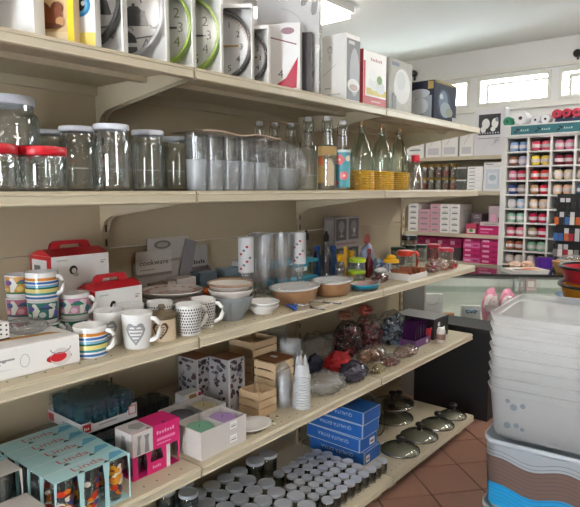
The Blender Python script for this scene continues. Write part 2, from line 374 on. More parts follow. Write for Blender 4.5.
def clock_box(px, py, W, H, r, rim, label, numerals='#77777a', kind='num', cz=None, rz=.62, D=.05, face='#fbfbf9', ticks=None, X=.462, minutes=0):
    Y = colY(px, X); R_ = Matrix.Rotation(rz, 3, 'Z')
    # right front corner at (X, Y); the print faces -y of the box
    c = Vector((X, Y, 0))-R_ @ Vector((W/2, -D/2, 0))
    root = empty('boxed_wall_clock', (c.x, c.y, SH[0]+.0005), label, 'boxed clock', rz)
    m = MB(); t = .004
    m.box(-W/2, W/2, D/2-t, D/2, 0, H); m.box(-W/2, -W/2+t, -D/2, D/2-t, 0, H); m.box(W/2-t, W/2, -D/2, D/2-t, 0, H)
    m.box(-W/2+t, W/2-t, -D/2, D/2-t, 0, t); m.box(-W/2+t, W/2-t, -D/2, D/2-t, H-t, H)
    for a, b_, c_, d_ in ((-W/2+t, W/2-t, t, .012), (-W/2+t, W/2-t, H-.012, H-t)): m.box(a, b_, -D/2, -D/2+.001, c_, d_)
    m.build('carton', PAPER, root)
    cz = cz or H/2
    q = MB(); q.T = Matrix.Translation((0, D/2-t, cz)) @ Matrix.Rotation(PI/2, 4, 'X')
    q.lathe([(r*.9, .002), (r*.9, .024), (r*.93, .032), (r*.98, .032), (r, .024), (r, .0)], 40); q.build('rim', C(rim, .3), root)
    q = MB(); q.T = Matrix.Translation((0, D/2-t, cz)) @ Matrix.Rotation(PI/2, 4, 'X'); q.lathe([(0, .006), (r*.905, .006), (r*.905, 0)], 40); q.build('dial', C(face, .5), root)
    p = Print().frame((-r, D/2-t-.0062, cz-r), (1,0,0), (0,0,1), (0,-1,0), 2*r, 2*r)
    ink = C(numerals)
    if kind == 'num':
        for n in range(1, 13):
            a = PI/2-n*PI/6; p.k = 0
            p.text(.5+.34*math.cos(a), .5+.34*math.sin(a)-.05, .17 if not ticks else .12, str(n), ink, center=True)
    else:
        kx = minutes or .68; kettle(p, kx, .44, .58); p.k = 0; kettle(p, kx-.05, .24, .30); p.rect(kx-.11, .07, kx+.03, .16, C('#6a6a6c')); p.line(kx, .24, kx+.2, .27, .004, ink); p.k = 0
        p.line(kx+.12, .24, kx+.08, .15, .003, ink); p.line(kx+.12, .24, kx+.16, .15, .003, ink); p.line(kx+.08, .155, kx+.16, .155, .003, ink)
        p.arc(kx+.2, .38, .04, .04, .012, ink, -PI, .3)
    if ticks:
        for n in range(60):
            a = n*PI/30; p.k = 0; p.line(.5+.45*math.cos(a), .5+.45*math.sin(a), .5+.42*math.cos(a), .5+.42*math.sin(a), .003, C(ticks))
    p.build(root, 'numerals' if kind == 'num' else 'print', 'stuff')
    h = MB(); h.T = Matrix.Translation((0, D/2-t-.009, cz))
    h.box(-.003, .003, -.001, .001, 0, r*.5); h.box(0, r*.6, -.001, .001, -.0025, .0025); h.build('hands', C('#c9a24a' if ticks else '#555557'), root)
    MB().box(-W/2+t, W/2-t, -D/2+.0015, -D/2+.0019, .004, H-.004).build('window_film', CFILM, root)
    return root
clock_box(128, 0, .30, .30, .142, '#1f1f22', 'boxed wall clock with black rim and grey kettle print', kind='kettle', rz=.72, minutes=.74)
clock_box(170, 0, .30, .30, .142, '#cfd0d4', 'boxed wall clock with pale rim and grey kettle print', kind='kettle', rz=.72)
clock_box(195.5, 0, .255, .255, .122, '#a9cf2c', 'lime green rimmed boxed clock, left of the lime pair', numerals='#8d9a55', rz=.66)
clock_box(223, 0, .255, .255, .122, '#a9cf2c', 'lime green rimmed boxed clock, right of the lime pair beside the black one', numerals='#6d6d6f', rz=.66)
clock_box(253, 0, .245, .245, .118, '#242326', 'large boxed clock with black rim and orange minute ticks', ticks='#d8744a', numerals='#3a3a3c', rz=.6)
clock_box(269, 0, .195, .195, .092, '#3c3a3c', 'small boxed clock with dark rim right of the large black one', ticks='#d8744a', numerals='#3a3a3c', rz=.55, D=.04)
# glossy white boxed clock with a red wedge
Y = colY(300, .455); r = carton('boxed_wall_clock', 'glossy white clock carton with a red wedge and grey numerals', 'boxed clock', (.345, Y-.055, SH[0]+.0005), (.25, .045, .24), .5, M('gloss_white', '#f4f4f4', .12, coat=.6))
p = Print().face('f', .25, .045, .24)
p.poly([(.35,.02), (.5,.02), (.95,.05), (.97,.5), (.8,.2), (.6,.07)], C('#b3173a', .25)); p.text(.5, .09, .17, '5', C('#666669'), center=True); p.text(.72, .2, .17, '4', C('#666669'), center=True)
p.line(.55, .8, .95, .68, .004, C('#8a5560')); p.ell(.82, .88, .1, .05, C('#9c7a86')); p.build(r)
r = carton('photo_frame_box', 'thin dark patterned carton edge beside the red wedge clock', 'box', (.36, colY(303.5, .455)+.012, SH[0]+.0005), (.2, .03, .225), .5, C('#3a3438'))
p = Print().face('r', .2, .03, .225)
for k in range(6): p.k = 0; p.rect(.1, .05+.16*k, .9, .12+.16*k, C('#8c8488'))
p.build(r, kind='stuff')
# tall film-wrapped white box with leaf print
Y = colY(325, .455); root = empty('wrapped_wall_clock', (.335, Y-.075, SH[0]+.0005), 'tall white clock box in shiny film with black leaf sprigs', 'boxed clock', .5)
MB().box(-.12, .12, -.025, .025, 0, .37).build('carton', M('gloss_white', '#f4f4f4', .12, coat=.6), root)
p = Print().face('f', .24, .05, .37)
for (a, b, an) in ((.62,.05,1.1), (.72,.04,1.5), (.84,.04,1.9), (.9,.2,2.1), (.72,.9,.9), (.9,.8,1.4), (.55,.05,.8)):
    for k in range(6):
        x, y = a+.028*k*math.cos(an), b+.022*k*math.sin(an); p.k = 0
        for s_ in (-1, 1): p.line(x, y, x+.07*math.cos(an+.7*s_), y+.05*math.sin(an+.7*s_), .0028, C('#3c3c3e'))
p.arc(.3, .55, .52, .34, .01, C('#c8c8c8'), -1.2, 1.4); p.build(root)
me = bpy.data.meshes.new('wrap')
m = MB(); n = 10
pts = []; fs = []
for j in range(n+1):
    for i in range(n+1):
        pts.append((-.125+.25*i/n, -.030-.006*noise.noise(Vector((i*.9, j*.9, 3))), .385*j/n))
for j in range(n):
    for i in range(n): fs.append((j*(n+1)+i, j*(n+1)+i+1, (j+1)*(n+1)+i+1, (j+1)*(n+1)+i))
m.add(pts, fs, 0, True); m.box(.1215, .1222, -.028, .028, 0, .38); m.build('film_wrap', FILM, root)
# cartons from the middle to the far end of the top shelf (front corner px, size)
def shelf_box(name, label, px, w_, d_, h_, mat, X=.462, z=None, rz=0, cat='box'):
    """near front corner (X, Y) at photo column px"""
    Y = colY(px, X, 100 if z is None else 189); c = Vector((X, Y, 0))-Matrix.Rotation(rz, 3, 'Z') @ Vector((w_/2, -d_/2, 0)); return carton(name, label, cat, (c.x, c.y, (SH[0] if z is None else z)+.0005), (w_, d_, h_), rz, mat)
r = shelf_box('appliance_carton', 'pale grey carton with an oval dish photo on dark grey side', 345, .115, .105, .265, PAPER)
p = Print().face('f', .115, .105, .265); p.arc(.35, .78, .1, .05, .015, C('#77777a')); p.line(.35, .78, .35, .84, .002, INK); p.line(.35, .7, .35, .62, .002, INK)
p.scribble(.15, .2, .03, 3, C('#9a9a9c'), .3); p.rect(.1, .1, .8, .12, C('#c4c4c6')); p.line(.05, .4, .6, .55, .002, C('#b8b8ba'))
p.face('r', .115, .105, .265); p.rect(.08, .03, 1, .93, C('#74767c')); p.ell(.62, .45, .34, .36, C('#a9acb2')); p.ell(.55, .25, .42, .1, C('#dcdcdc')); p.ell(.55, .22, .3, .05, C('#b7a3a0')); p.rect(.2, .85, .6, .9, C('#c8c8ca')); p.build(r)
r = shelf_box('tableware_carton', 'white carton with red spine and band showing bowls', 363, .045, .185, .225, PAPER, X=.466)
p = Print().face('f', .045, .185, .225); p.rect(0, 0, 1, 1, C('#8c1620'))
p.face('r', .045, .185, .225); p.rect(0, 0, 1, .17, C('#a81a26')); p.rect(0, .17, .08, .8, C('#a81a26')); p.rect(.12, .2, .98, .32, C('#c9b446')); p.ell(.45, .42, .24, .14, C('#d8dcd8')); p.ell(.72, .36, .2, .12, C('#c9d0cc')); p.ell(.68, .5, .12, .08, C('#6a8f4a')); p.ell(.4, .56, .18, .1, C('#e6e8e6'))
p.scribble(.3, .82, .08, 7, C('#b8848a'), .5); p.scribble(.35, .07, .05, 9, C('#e8c8ca'), .4); p.build(r)
r = shelf_box('worn_carton', 'scuffed grey-white carton with a torn dark corner patch', 389, .05, .21, .23, M('worn_card', '#a9a8a2', .6, vary=.25, scale=18), X=.464)
p = Print().face('r', .05, .21, .23); p.ell(.55, .5, .36, .34, C('#c4c5c3')); p.ell(.5, .6, .2, .18, C('#b2b4b4')); p.poly([(.1,.05),(.3,.05),(.3,.28),(.16,.36),(.1,.3)], C('#2c2a2a')); p.rect(.08, .86, .4, .93, C('#5f6a7c'))
p.face('f', .05, .21, .23); p.rect(.3, 0, .8, .7, C('#7a756c')); p.build(r)
r = shelf_box('glass_bowl_carton', 'dark navy carton with glassware photos and gold corner at shelf end', 434, .15, .27, .197, C('#1d2438', .8), X=.46)
p = Print().face('f', .15, .27, .197); p.rect(.05, 0, .92, .62, C('#9aa2ac')); p.ell(.45, .68, .4, .12, C('#b9c0c8')); p.rect(.15, .05, .3, .6, C('#c9d0d6')); p.rect(.5, .1, .62, .55, C('#7d8692')); p.ell(.5, .36, .3, .2, C('#c1c8ce')); p.rect(.78, .78, .98, .97, C('#b49a5a'))
p.face('r', .15, .27, .197); p.ell(.42, .45, .3, .38, C('#39445a', .8)); p.ell(.4, .5, .2, .28, C('#6a7a8c', .8)); p.ell(.5, .3, .24, .2, C('#8f9aa4', .8)); p.ell(.66, .25, .16, .12, C('#868e82', .8)); p.ell(.3, .62, .08, .07, C('#b4bac4', .8)); p.rect(.02, .94, .98, 1, C('#8a774a', .8)); p.rect(.8, 0, 1, .14, C('#a8a8a6', .8)); p.build(r)
# near end: bag, white box, picture boxes
r = empty('foil_bag', (.41, .545, SH[0]+.0005), 'crumpled silver foil bag at the near end of the top shelf', 'bag')
blob('bag_body', M('silver_foil', '#b9b9bb', .25, .9, bump=.5, scale=30), (.14, .13, .2), 3, r, smooth=True, amp=.12); blob('bag_knot', MATS['silver_foil'], (.05, .05, .05), 5, r, (0, 0, .19))
r = shelf_box('plain_carton', 'plain white carton between the foil bag and the teddy picture', 38, .22, .05, .24, PAPER, X=.46, rz=.62)
p = Print().face('f', .22, .05, .24); p.rect(.6, .5, 1, 1, C('#dcdcda')); p.poly([(.75,.85),(.85,.72),(.95,.85)], C('#5a5a5a')); p.rect(.1, .05, .8, .3, C('#f6f6f4')); p.build(r)
r = shelf_box('picture_carton', 'tan carton with brown teddy bears and yellow edge', 77, .23, .035, .26, C('#d9b98a'), X=.458, rz=.62)
p = Print().face('f', .23, .035, .26); b1, b2, b3 = C('#7a3f1f'), C('#5c2e18'), C('#b98a5c')
p.rect(.93, 0, 1, 1, C('#e6d21e')); p.rect(.36, 0, .93, .12, C('#e3cda4')); p.ell(.6, .28, .17, .13, b1); p.ell(.56, .44, .12, .09, b1); p.ell(.47, .52, .045, .04, b2); p.ell(.65, .52, .045, .04, b2); p.ell(.56, .415, .06, .04, b3); p.ell(.53, .46, .014, .012, INK, 8); p.ell(.59, .46, .014, .012, INK, 8); p.ell(.56, .43, .02, .012, INK, 8)
p.ell(.5, .23, .07, .06, b3); p.ell(.78, .25, .11, .08, b1); p.ell(.83, .33, .07, .06, b1); p.ell(.86, .21, .05, .04, b3); p.ell(.64, .17, .24, .03, b2); p.rect(.7, .45, .9, .47, C('#c4a878')); p.rect(.7, .52, .9, .54, C('#c4a878')); p.build(r)
r = shelf_box('decor_carton', 'white carton with a big blue ring and yellow patch', 98, .23, .04, .27, PAPER, X=.458, rz=.66)
p = Print().face('f', .23, .04, .27); p.ell(.83, .40, .125, .11, C('#2a86c4')); p.ell(.83, .40, .095, .085, C('#62b4e0')); p.ell(.835, .40, .06, .06, C('#10141c')); p.ell(.875, .41, .022, .022, C('#e8f0f4')); p.rect(.72, .03, 1, .15, C('#e6d56a')); p.rect(.72, .03, .76, .2, C('#c98a2c')); p.rect(.69, .02, .715, .22, C('#3c3430')); p.build(r)
# ================================================================== second shelf: jars, tumblers, bottles
GLASS = glassy('jar_glass', '#fdfefd', '#dfe6e3', base=.06, top=.6, milk=.035, milkcol='#dfe7ee')  # faint bluish milk put into the glass as a highlight haze
GREENG = glassy('bottle_glass_green', '#eff8f2', '#b9d0c4', base=.06, top=.6)
LIDW = M('white_metal_lid', '#d6dbe6', .3); LIDR = M('red_plastic_lid', '#c8202e', .35); LIDS = M('silver_lid', '#cdd0d4', .3, .3)
def jar(name, label, loc, R, h, lidmat, lidR=None, lidh=.016, group=None, glass=None, n=24, ribs=False, cat='jar'):
    lidR = lidR or R*.86; nk = lidR*.93
    r = empty(name, loc, label, cat, random.uniform(0, 6), group)
    sh = h*.84
    m = MB(); m.lathe([(0, .004), (R*.7, .005), (R*.9, .0), (R*.98, .006), (R, .016), (R, sh*.9), (R*.97, sh*.95), (nk, sh), (nk, h-lidh*.5)], n, flute=.01 if ribs else 0, nf=8)
    m.lathe([(0, .012), (R*.88, .012), (R*.93, .02), (R*.93, sh*.9), (nk*.94, sh*.98)], n)
    m.build('glass_body', glass or GLASS, r)
    l = MB(); l.lathe([(lidR*.97, h-lidh), (lidR, h-lidh+.002), (lidR, h-.003), (lidR*.97, h), (lidR*.85, h), (lidR*.82, h-.0015), (0, h-.0015)], n); l.build('lid', lidmat, r)
    return r
z = SH[1]+.0005
jar('glass_jar', 'largest glass jar with white lid, behind the red-lidded jars', (.2, colY(10, .2), z), .082, .25, LIDW, .073, .024, group='jars on the eye-level shelf')
jar('glass_jar', 'squat glass jar with red lid, whole one beside the white-lidded jars', (.395, colY(43, .395), z), .059, .108, LIDR, .060, .022, group='jars on the eye-level shelf', ribs=True)
jar('glass_jar', 'squat glass jar with red lid, cut off by the left edge', (.395, colY(-8, .395), z), .059, .108, LIDR, .060, .022, group='jars on the eye-level shelf', ribs=True)
jj = None
for px, X, hh, lb in ((52, .12, .18, 'tall white-lidded glass jar at the back beside the largest jar'), (79, .27, .18, 'first tall white-lidded glass jar right of the red-lidded jar'), (113, .39, .182, 'tall white-lidded glass jar standing furthest forward'), (149, .33, .18, 'tall white-lidded jar right of the one furthest forward'), (177, .222, .18, 'tall white-lidded glass jar next to the wrapped tumblers')):
    if jj is None: jj = jar('glass_jar', lb, (X, colY(px, X), z), .049, hh, LIDW, .048, .015, 'jars on the eye-level shelf', ribs=True)
    else: dup(jj, (X, colY(px, X), z), random.uniform(0, 6), lb)
# shrink-wrapped tumblers under a sheet of card
TUMB = glassy('tumbler_glass', '#fcfdfd', '#e4e8ea', base=.04, milk=.04, milkcol='#e6ecf0', top=.4)
FROST = glassy('tumbler_frost', '#f8fafb', '#e2e6ea', base=.04, milk=.34, milkcol='#e4eaf0', top=.4)
def tumbler(name, label, loc, R, h, group=None, parent=None):
    m = MB(); m.lathe([(0, .001), (R*.8, .001), (R*.84, .006), (R*.92, h*.55)], 18, mi=1); m.lathe([(R*.92, h*.55), (R, h), (R*.96, h), (R*.8, .012), (0, .012)], 18, mi=0)
    o = m.build(name, [TUMB, FROST], parent, loc)
    return tag(o, label, 'glass', group) if not parent else o
ya, yb = colY(190, .42), colY(258, .42)
names = ['front', 'back']
for i in range(2):
    for k in range(5):
        x = .40-i*.085; y = ya+.045+(yb-ya-.02)*k/4+i*.085
        if i and k > 3: continue
        tumbler('tumbler', 'tall glass tumbler in shrink film, %s row, %s from the white-lidded jars' % (names[i], ORD[k]), (x, y, z), .036, .176, 'wrapped tumblers')
m = MB(); n = 12; v = []; f = []
for j in range(5):
    for i in range(n+1): v.append((.30+.15*j/4, ya+.03+(yb-ya+.06)*i/n, z+.181+.006*noise.noise(Vector((i*.7, j*.8, 1)))+.004*math.sin(i*.9)))
k = len(v); v += [(a, b, c+.004) for a, b, c in v]
for off in (0, k):
    for j in range(4):
        for i in range(n): q = off+j*(n+1)+i; f.append((q, q+1, q+n+2, q+n+1))
for i in range(n): f += [(4*(n+1)+i, 4*(n+1)+i+1, k+4*(n+1)+i+1, k+4*(n+1)+i), (i, i+1, k+i+1, k+i)]
m.add(v, f, 0, True); tag(m.build('card_sheet', M('kraft_speckle', '#cdb9a0', .8, vary=.25, scale=120, col2='#8a7360')), 'wavy brown card sheet lying on the wrapped tumblers', 'cardboard')
def film_sheet(name, label, x, y0, y1, z0, h, seed, mat=FILM, amp=.012, lean=.0, side=True):
    m = MB(); v = []; f = []; n, q = 16, 10
    for j in range(q+1):
        for i in range(n+1):
            s_ = Vector((i*.55+seed, j*.5, seed)); v.append((x+amp*noise.noise(s_)*2+lean*j/q, y0+(y1-y0)*i/n+.004*noise.noise(s_*1.7), z0+h*j/q*(1+.03*noise.noise(s_*.6))))
    for j in range(q):
        for i in range(n): f.append((j*(n+1)+i, j*(n+1)+i+1, (j+1)*(n+1)+i+1, (j+1)*(n+1)+i))
    m.add(v, f, 0, False)
    return tag(m.build(name, mat), label, 'film')
WRAP = glassy('wrinkled_wrap', '#fcfcfd', '#eceef0', base=.02, rough=.22, milk=.025, bump=.3, bscale=14, top=.2)
film_sheet('shrink_film', 'wrinkled clear film stretched around the row of tumblers', .447, ya, yb+.02, z, .18, 2, WRAP)
ya2, yb2 = colY(267, .40), colY(312, .40)
for k in range(4):
    tumbler('tumbler', 'glass tumbler in the loose clear bag, %s along' % ORD[k], (.37-.07*(k % 2), ya2+.05+(yb2-ya2-.12)*k/3, z), .036, .15, 'bagged tumblers')
BAG = glassy('clear_bag', '#f8f9fa', '#d4d8dc', base=.03, rough=.25, milk=.09, bump=.4, bscale=18, top=.3)
me = blob('clear_bag', BAG, (.20, yb2-ya2, .19), 8, None, (.34, (ya2+yb2)/2, z), amp=.10, freq=2.2); tag(me, 'loose clear plastic bag of tumblers between pack and bottles', 'bag')
# bottles
BOTG = glassy('bottle_glass_clear', '#fbfdfc', '#c3ccc8', base=.07, top=.65)
def bottle(name, label, loc, R, h, glass=BOTG, neck=.014, stop='swing', shoulder=.55, decor=None, group='bottles on the eye-level shelf', basket=0):
    r = empty(name, loc, label, 'bottle', face_cam(loc[0], loc[1]), group)
    m = MB(); s = h*shoulder
    prof = [(0, .003), (R*.85, .003), (R*.97, .006), (R, .015), (R, s), (R*.93, s+.02*h/.28), (R*.6, s+.22*(h-s)), (neck*1.25, s+.55*(h-s)), (neck, h-.03), (neck, h-.012), (neck*1.25, h-.010), (neck*1.25, h)]
    if basket: prof = [(0, .003), (R*.9, .003), (R, .012), (R, h*.48), (R*.95, h*.56), (R*.66, h*.72), (neck*1.5, h*.85), (neck, h-.02), (neck*1.2, h-.015), (neck*1.2, h)]
    m.lathe(prof, 22); m.build('glass_body', glass, r)
    if stop == 'swing':
        q = MB(); q.lathe([(neck*.9, h), (neck*1.05, h+.003), (neck*1.05, h+.012), (neck*.6, h+.016), (0, h+.016)], 14); q.build('stopper', C('#dcdcda', .3), r)
        wv = MB(); wv.tube([(0, -neck*1.5, h-.05), (0, -neck*1.6, h-.01), (0, -neck, h+.012), (0, 0, h+.018), (0, neck, h+.012), (0, neck*1.6, h-.01), (0, neck*1.5, h-.05)], .0013, 6)
        wv.tube([(neck*1.25*math.cos(a*PI/6), neck*1.25*math.sin(a*PI/6), h-.045) for a in range(12)], .0012, 6, closed=True); wv.build('wire_clasp', M('steel_wire', '#b8b8b8', .25, .9), r)
    else:
        q = MB(); q.lathe([(neck*.85, h-.01), (neck*.95, h+.012), (neck*.8, h+.014), (0, h+.014)], 12); q.build('cork', C('#b08a5a', .8), r)
    if decor:
        d = MB(); ms = []
        for k, (polys, colr) in enumerate(decor):
            ms.append(C(colr, .4))
            for pl in polys: wrap(d, pl, R, 0, 0, k, off=.0006+.0004*k)
        d.build('printed_decor', ms, r, kind='stuff')
    if basket:
        b = MB(); YB = M('yellow_basket', '#e6b012', .4); hb = basket; n = 26
        for k in range(9): b.tube([(R*1.06*math.cos(2*PI*i/n), R*1.06*math.sin(2*PI*i/n), .004+hb*k/8.) for i in range(n)], .0032, 5, closed=True)
        for i in range(0, n, 2): a = 2*PI*i/n; b.tube([(R*1.05*math.cos(a), R*1.05*math.sin(a), 0), (R*1.05*math.cos(a), R*1.05*math.sin(a), hb)], .003, 5)
        b.build('basket', YB, r)
    return r
def fl_(u, v, s): return [ellp(u+s*math.cos(k*2*PI/5), v+s*math.sin(k*2*PI/5), s*.75, s*.75, 10) for k in range(5)]
for px, X, lb in ((260, .14, 'clear swing-top bottle at the back above the left end of the bag'), (275, .16, 'clear swing-top bottle at the back behind the middle of the bag'), (291, .2, 'clear swing-top bottle behind the right end of the bag')):
    bottle('swing_top_bottle', lb, (X, colY(px, X), z), .036, .27)
bottle('swing_top_bottle', 'plain clear swing-top bottle left of the yellow patterned one', (.31, colY(308, .31), z), .038, .285)
band = [(-.055,.14),(-.055,.175),(.055,.175),(.055,.14)]
bottle('swing_top_bottle', 'swing-top bottle with yellow and orange vintage print', (.40, colY(327, .40), z), .038, .282, decor=[([band, [(-.05,.03),(-.05,.09),(-.03,.11),(-.012,.09),(-.012,.03)]], '#a08350'), ([[(-.045,.10),(-.045,.135),(-.015,.135),(-.015,.10)]], '#b0603a'), ([[(.0,.02),(.0,.10),(.01,.13),(.03,.10),(.03,.02)]], '#c9b79a')])
bottle('swing_top_bottle', 'swing-top bottle with turquoise label and pink flowers', (.42, colY(342, .42), z), .033, .27, decor=[([[(-.05,.012),(-.05,.155),(.05,.155),(.05,.012)]], '#4f9aa6'), ([[(-.05,.155),(-.05,.165),(.05,.165),(.05,.155)]], '#c8d4d2'), (fl_(-.012,.125,.013)+fl_(.008,.06,.011)+fl_(-.028,.03,.008), '#d86a6c'), ([ellp(-.012,.125,.005,.005), ellp(.008,.06,.005,.005), ellp(.025,.13,.012,.012)], '#e8d9c8')])
for px, X, lb in ((361, .37, 'green glass flask in yellow basket next to the flowered bottle'), (381, .37, 'green glass flask in yellow basket, middle of three'), (398, .34, 'green glass flask in yellow basket nearest the shelf end')):
    bottle('basket_flask', lb, (X, colY(px, X), z), .052, .292, GREENG, .012, 'cork', basket=.08)
r = empty('oil_carafe', (.448, colY(415, .448), z), 'small glass carafe with a red cap at the shelf end', 'carafe')
m = MB(); m.lathe([(0,.002),(.032,.002),(.036,.01),(.034,.06),(.022,.11),(.018,.13),(.02,.14)], 18); m.build('glass_body', GLASS, r)
MB().lathe([(.019,.136),(.021,.138),(.021,.165),(.018,.17),(0,.17)], 16).build('cap', LIDR, r)
# ================================================================== third shelf: mugs, bowls, kitchen things
z3 = SH[2]+.0005
CER = M('white_ceramic', '#e6e6e4', .18, coat=.3)
def mug(name, label, loc, R, h, bands, rz, taper=1., group=None, handle=True, decor=None, inner='#e6e6e4', cat='mug'):
    """bands: list of (height fraction, colour) from the foot up; handle along +x turned by rz"""
    r = empty(name, loc, label, cat, rz, group); ms = [CER]; m = MB(); pf = [(0, .003), (R*taper*.86, .003), (R*taper*.93, 0), (R*taper, .004)]
    lo = .004
    for fr, colr in bands:
        hi = fr*h
        if colr and C(colr, .2) not in ms: ms.append(C(colr, .2))
        i = ms.index(C(colr, .2)) if colr else 0; q = R*taper+(R-R*taper)*hi/h; pf.append((q, hi, i)); lo = hi
    m.lathe(pf, 26); m.lathe([(R, h), (R*.985, h+.002), (R*.96, h), (R*taper*.93, .01), (0, .009)], 26); m.build('body', ms, r)
    if handle:
        x0 = R*(taper+1)/2-.004; k = h*.30
        MB().tube([(x0, 0, h*.55+k), (x0+h*.18, 0, h*.55+k*.98), (x0+h*.30, 0, h*.55+k*.55), (x0+h*.32, 0, h*.55-k*.1), (x0+h*.24, 0, h*.55-k*.75), (x0+h*.08, 0, h*.55-k*1.1), (x0-.004, 0, h*.55-k*1.2)], .0055, 8, flat=1.25).build('handle', CER, r)
    if decor:
        d = MB(); dm = []
        for k, (polys, colr, a) in enumerate(decor):
            if C(colr, .3) not in dm: dm.append(C(colr, .3))
            for pl in polys: wrap(d, pl, R, 0, a-rz, dm.index(C(colr, .3)), off=.0006+.0003*k, rfun=lambda zz: R*taper+(R-R*taper)*zz/h)
        d.build('printed_decor', dm, r, kind='stuff')
    return r
STR = [(.08, None), (.16, '#3f6fae'), (.22, None), (.30, '#3f8f9c'), (.36, '#dfd68a'), (.44, '#dfd68a'), (.50, '#2f6a5e'), (.58, '#7fb4cf'), (.62, None), (.70, '#3f6fae'), (.74, None), (.84, '#d98a3c'), (.90, None), (1, None)]
def pic(base, c1, c2, c3): return base, c1, c2, c3
def deco(a, base, c1, c2, c3, R=.042):
    o = [([[(-.05,.012),(-.05,.062),(.05,.062),(.05,.012)]], base, a), ([[(-.05,.012),(-.05,.017),(.05,.017),(.05,.012)]], c3, a)]
    o += [([[(-.03+d,.018),(-.022+d,.04),(-.03+d,.058),(-.02+d,.06),(-.008+d,.04),(-.02+d,.018)] for d in (0, .045)], '#dcdcd2', a), ([ellp(-.035,.045,.012,.008), ellp(.008,.048,.014,.007), ellp(.04,.03,.01,.012)], c1, a), ([ellp(-.002,.028,.01,.008), ellp(.03,.052,.008,.006), ellp(-.04,.025,.007,.006)], c2, a), ([[(-.012,.043),(-.01,.049),(.026,.049),(.028,.043)]], c3, a)]
    return o
def plainb(): return [(1, None)]
cA, cB, cC = at(24, 331, .952), at(47, 336, .952), at(70, 329, .952)
cA = (.11, colY(25, .11, 320)-.008); cB = (.204, colY(45, .204, 320)-.004); cC = (.215, colY(69, .215, 320)+.02)
fa = lambda c: face_cam(*c)
stacks = [(cA, .0, '#9c4a5c', '#5f3a6a', '#d8a0ac', '#4a6a6a', 'pink patterned mug at the foot of the leftmost mug stack', 2.4), (cA, .0668, '#b0687c', '#4a5a8a', '#d8a0ac', '#2f5a6a', 'pink patterned mug in the middle of the leftmost mug stack', 2.6), (cA, .1336, '#c98f3c', '#6a4a8a', '#e0c06a', '#2f7a4a', 'orange patterned mug on top of the leftmost mug stack', 2.5),
          (cB, .0, '#1f6a5e', '#4a4a9a', '#c8d4cc', '#16443f', 'dark green patterned mug at the foot of the middle stack', .8), (cB, .0668, '#1f6a5e', '#5a4aa0', '#c8d4cc', '#16443f', 'dark green patterned mug under the striped mug', 2.2),
          (cC, .0, '#1f6a5e', '#4a4a9a', '#c8d4cc', '#16443f', 'dark green patterned mug under the pink patterned mug', .5)]
for c, dz, b_, c1, c2, c3, lb, hz in stacks:
    mug('patterned_mug', lb, (c[0], c[1], z3+dz), .043, .064, plainb(), hz, .93, 'stacked mugs', decor=deco(fa(c), b_, c1, c2, c3))
mug('patterned_mug', 'pink patterned mug on top of the right stack, handle to the right', (cC[0], cC[1], z3+.067), .044, .072, plainb(), .62, .97, 'stacked mugs', decor=deco(fa(cC), '#c98aa8', '#2f6a7a', '#e8c8d0', '#2f7a5a'))
mug('striped_mug', 'colourful striped mug on top of the middle stack', (cB[0], cB[1], z3+.1338), .045, .078, STR, .62, 1, 'stacked mugs')
mug('striped_mug', 'colourful striped mug standing alone in front of the stacks', (.405, .828, z3), .045, .082, STR, .62, 1, 'stacked mugs')
# gift cartons with red carry handles
def gift(x, y, zb, w_, d_, h_, lb, rz=0):
    r = empty('mug_gift_box', (x, y, zb), lb, 'gift box', rz, 'red and white gift boxes'); RED = M('red_card', '#b81a28', .4)
    MB().frus((-w_/2, w_/2, -d_/2, d_/2), (-w_/2, w_/2, -d_/2, d_/2), 0, h_).build('carton', PAPER, r)
    MB().prism([(-w_/2, h_+.0005), (w_/2, h_+.0005), (.012, h_+.018), (-.012, h_+.018)], 'y', -d_/2, d_/2).build('lid_flaps', RED, r)
    a = d_*.36; b = d_*.2
    m = MB()
    m.prism([(-a, h_+.018), (-a*.9, h_+.036), (-b*1.3, h_+.042), (b*1.3, h_+.042), (a*.9, h_+.036), (a, h_+.018), (b, h_+.018), (b*.8, h_+.03), (-b*.8, h_+.03), (-b, h_+.018)], 'x', -.006, .006); m.build('carry_handle', RED, r)
    p = Print().face('r', w_, d_, h_); p.ell(.36, .62, .07, .12, INK); p.ell(.37, .60, .04, .07, PALE); p.ell(.4, .5, .045, .06, C('#bdbdbd')); p.rect(.84, .74, .9, .77, GREY); p.rect(.84, .8, .94, .815, GREY); p.rect(.08, .88, .26, .9, C('#b8b8b8'))
    p.ell(.78, .22, .075, .14, INK); p.ell(.775, .2, .04, .08, PALE)
    p.face('f', w_, d_, h_); p.rect(0, 0, 1, 1, RED); p.rect(.1, .35, .8, .9, PALE); p.rect(.2, .45, .5, .75, C('#77777a')); p.build(r, kind='stuff'); return r
gy = colY(52, .155, 260)+.0975
gift(.085, gy, z3+.1255, .13, .195, .118, 'red and white gift box with handle at the back, upper one')
r = carton('plain_carton', 'plain white lower carton half hidden behind the mug stacks', 'box', (.085, gy, z3), (.13, .195, .125)); p = Print().face('r', .13, .195, .125); p.rect(.1, .7, .5, .74, GREY); p.build(r)
gift(.20, 1.027, z3, .10, .168, .140, 'red and white gift box with handle in front, beside the heart mugs')
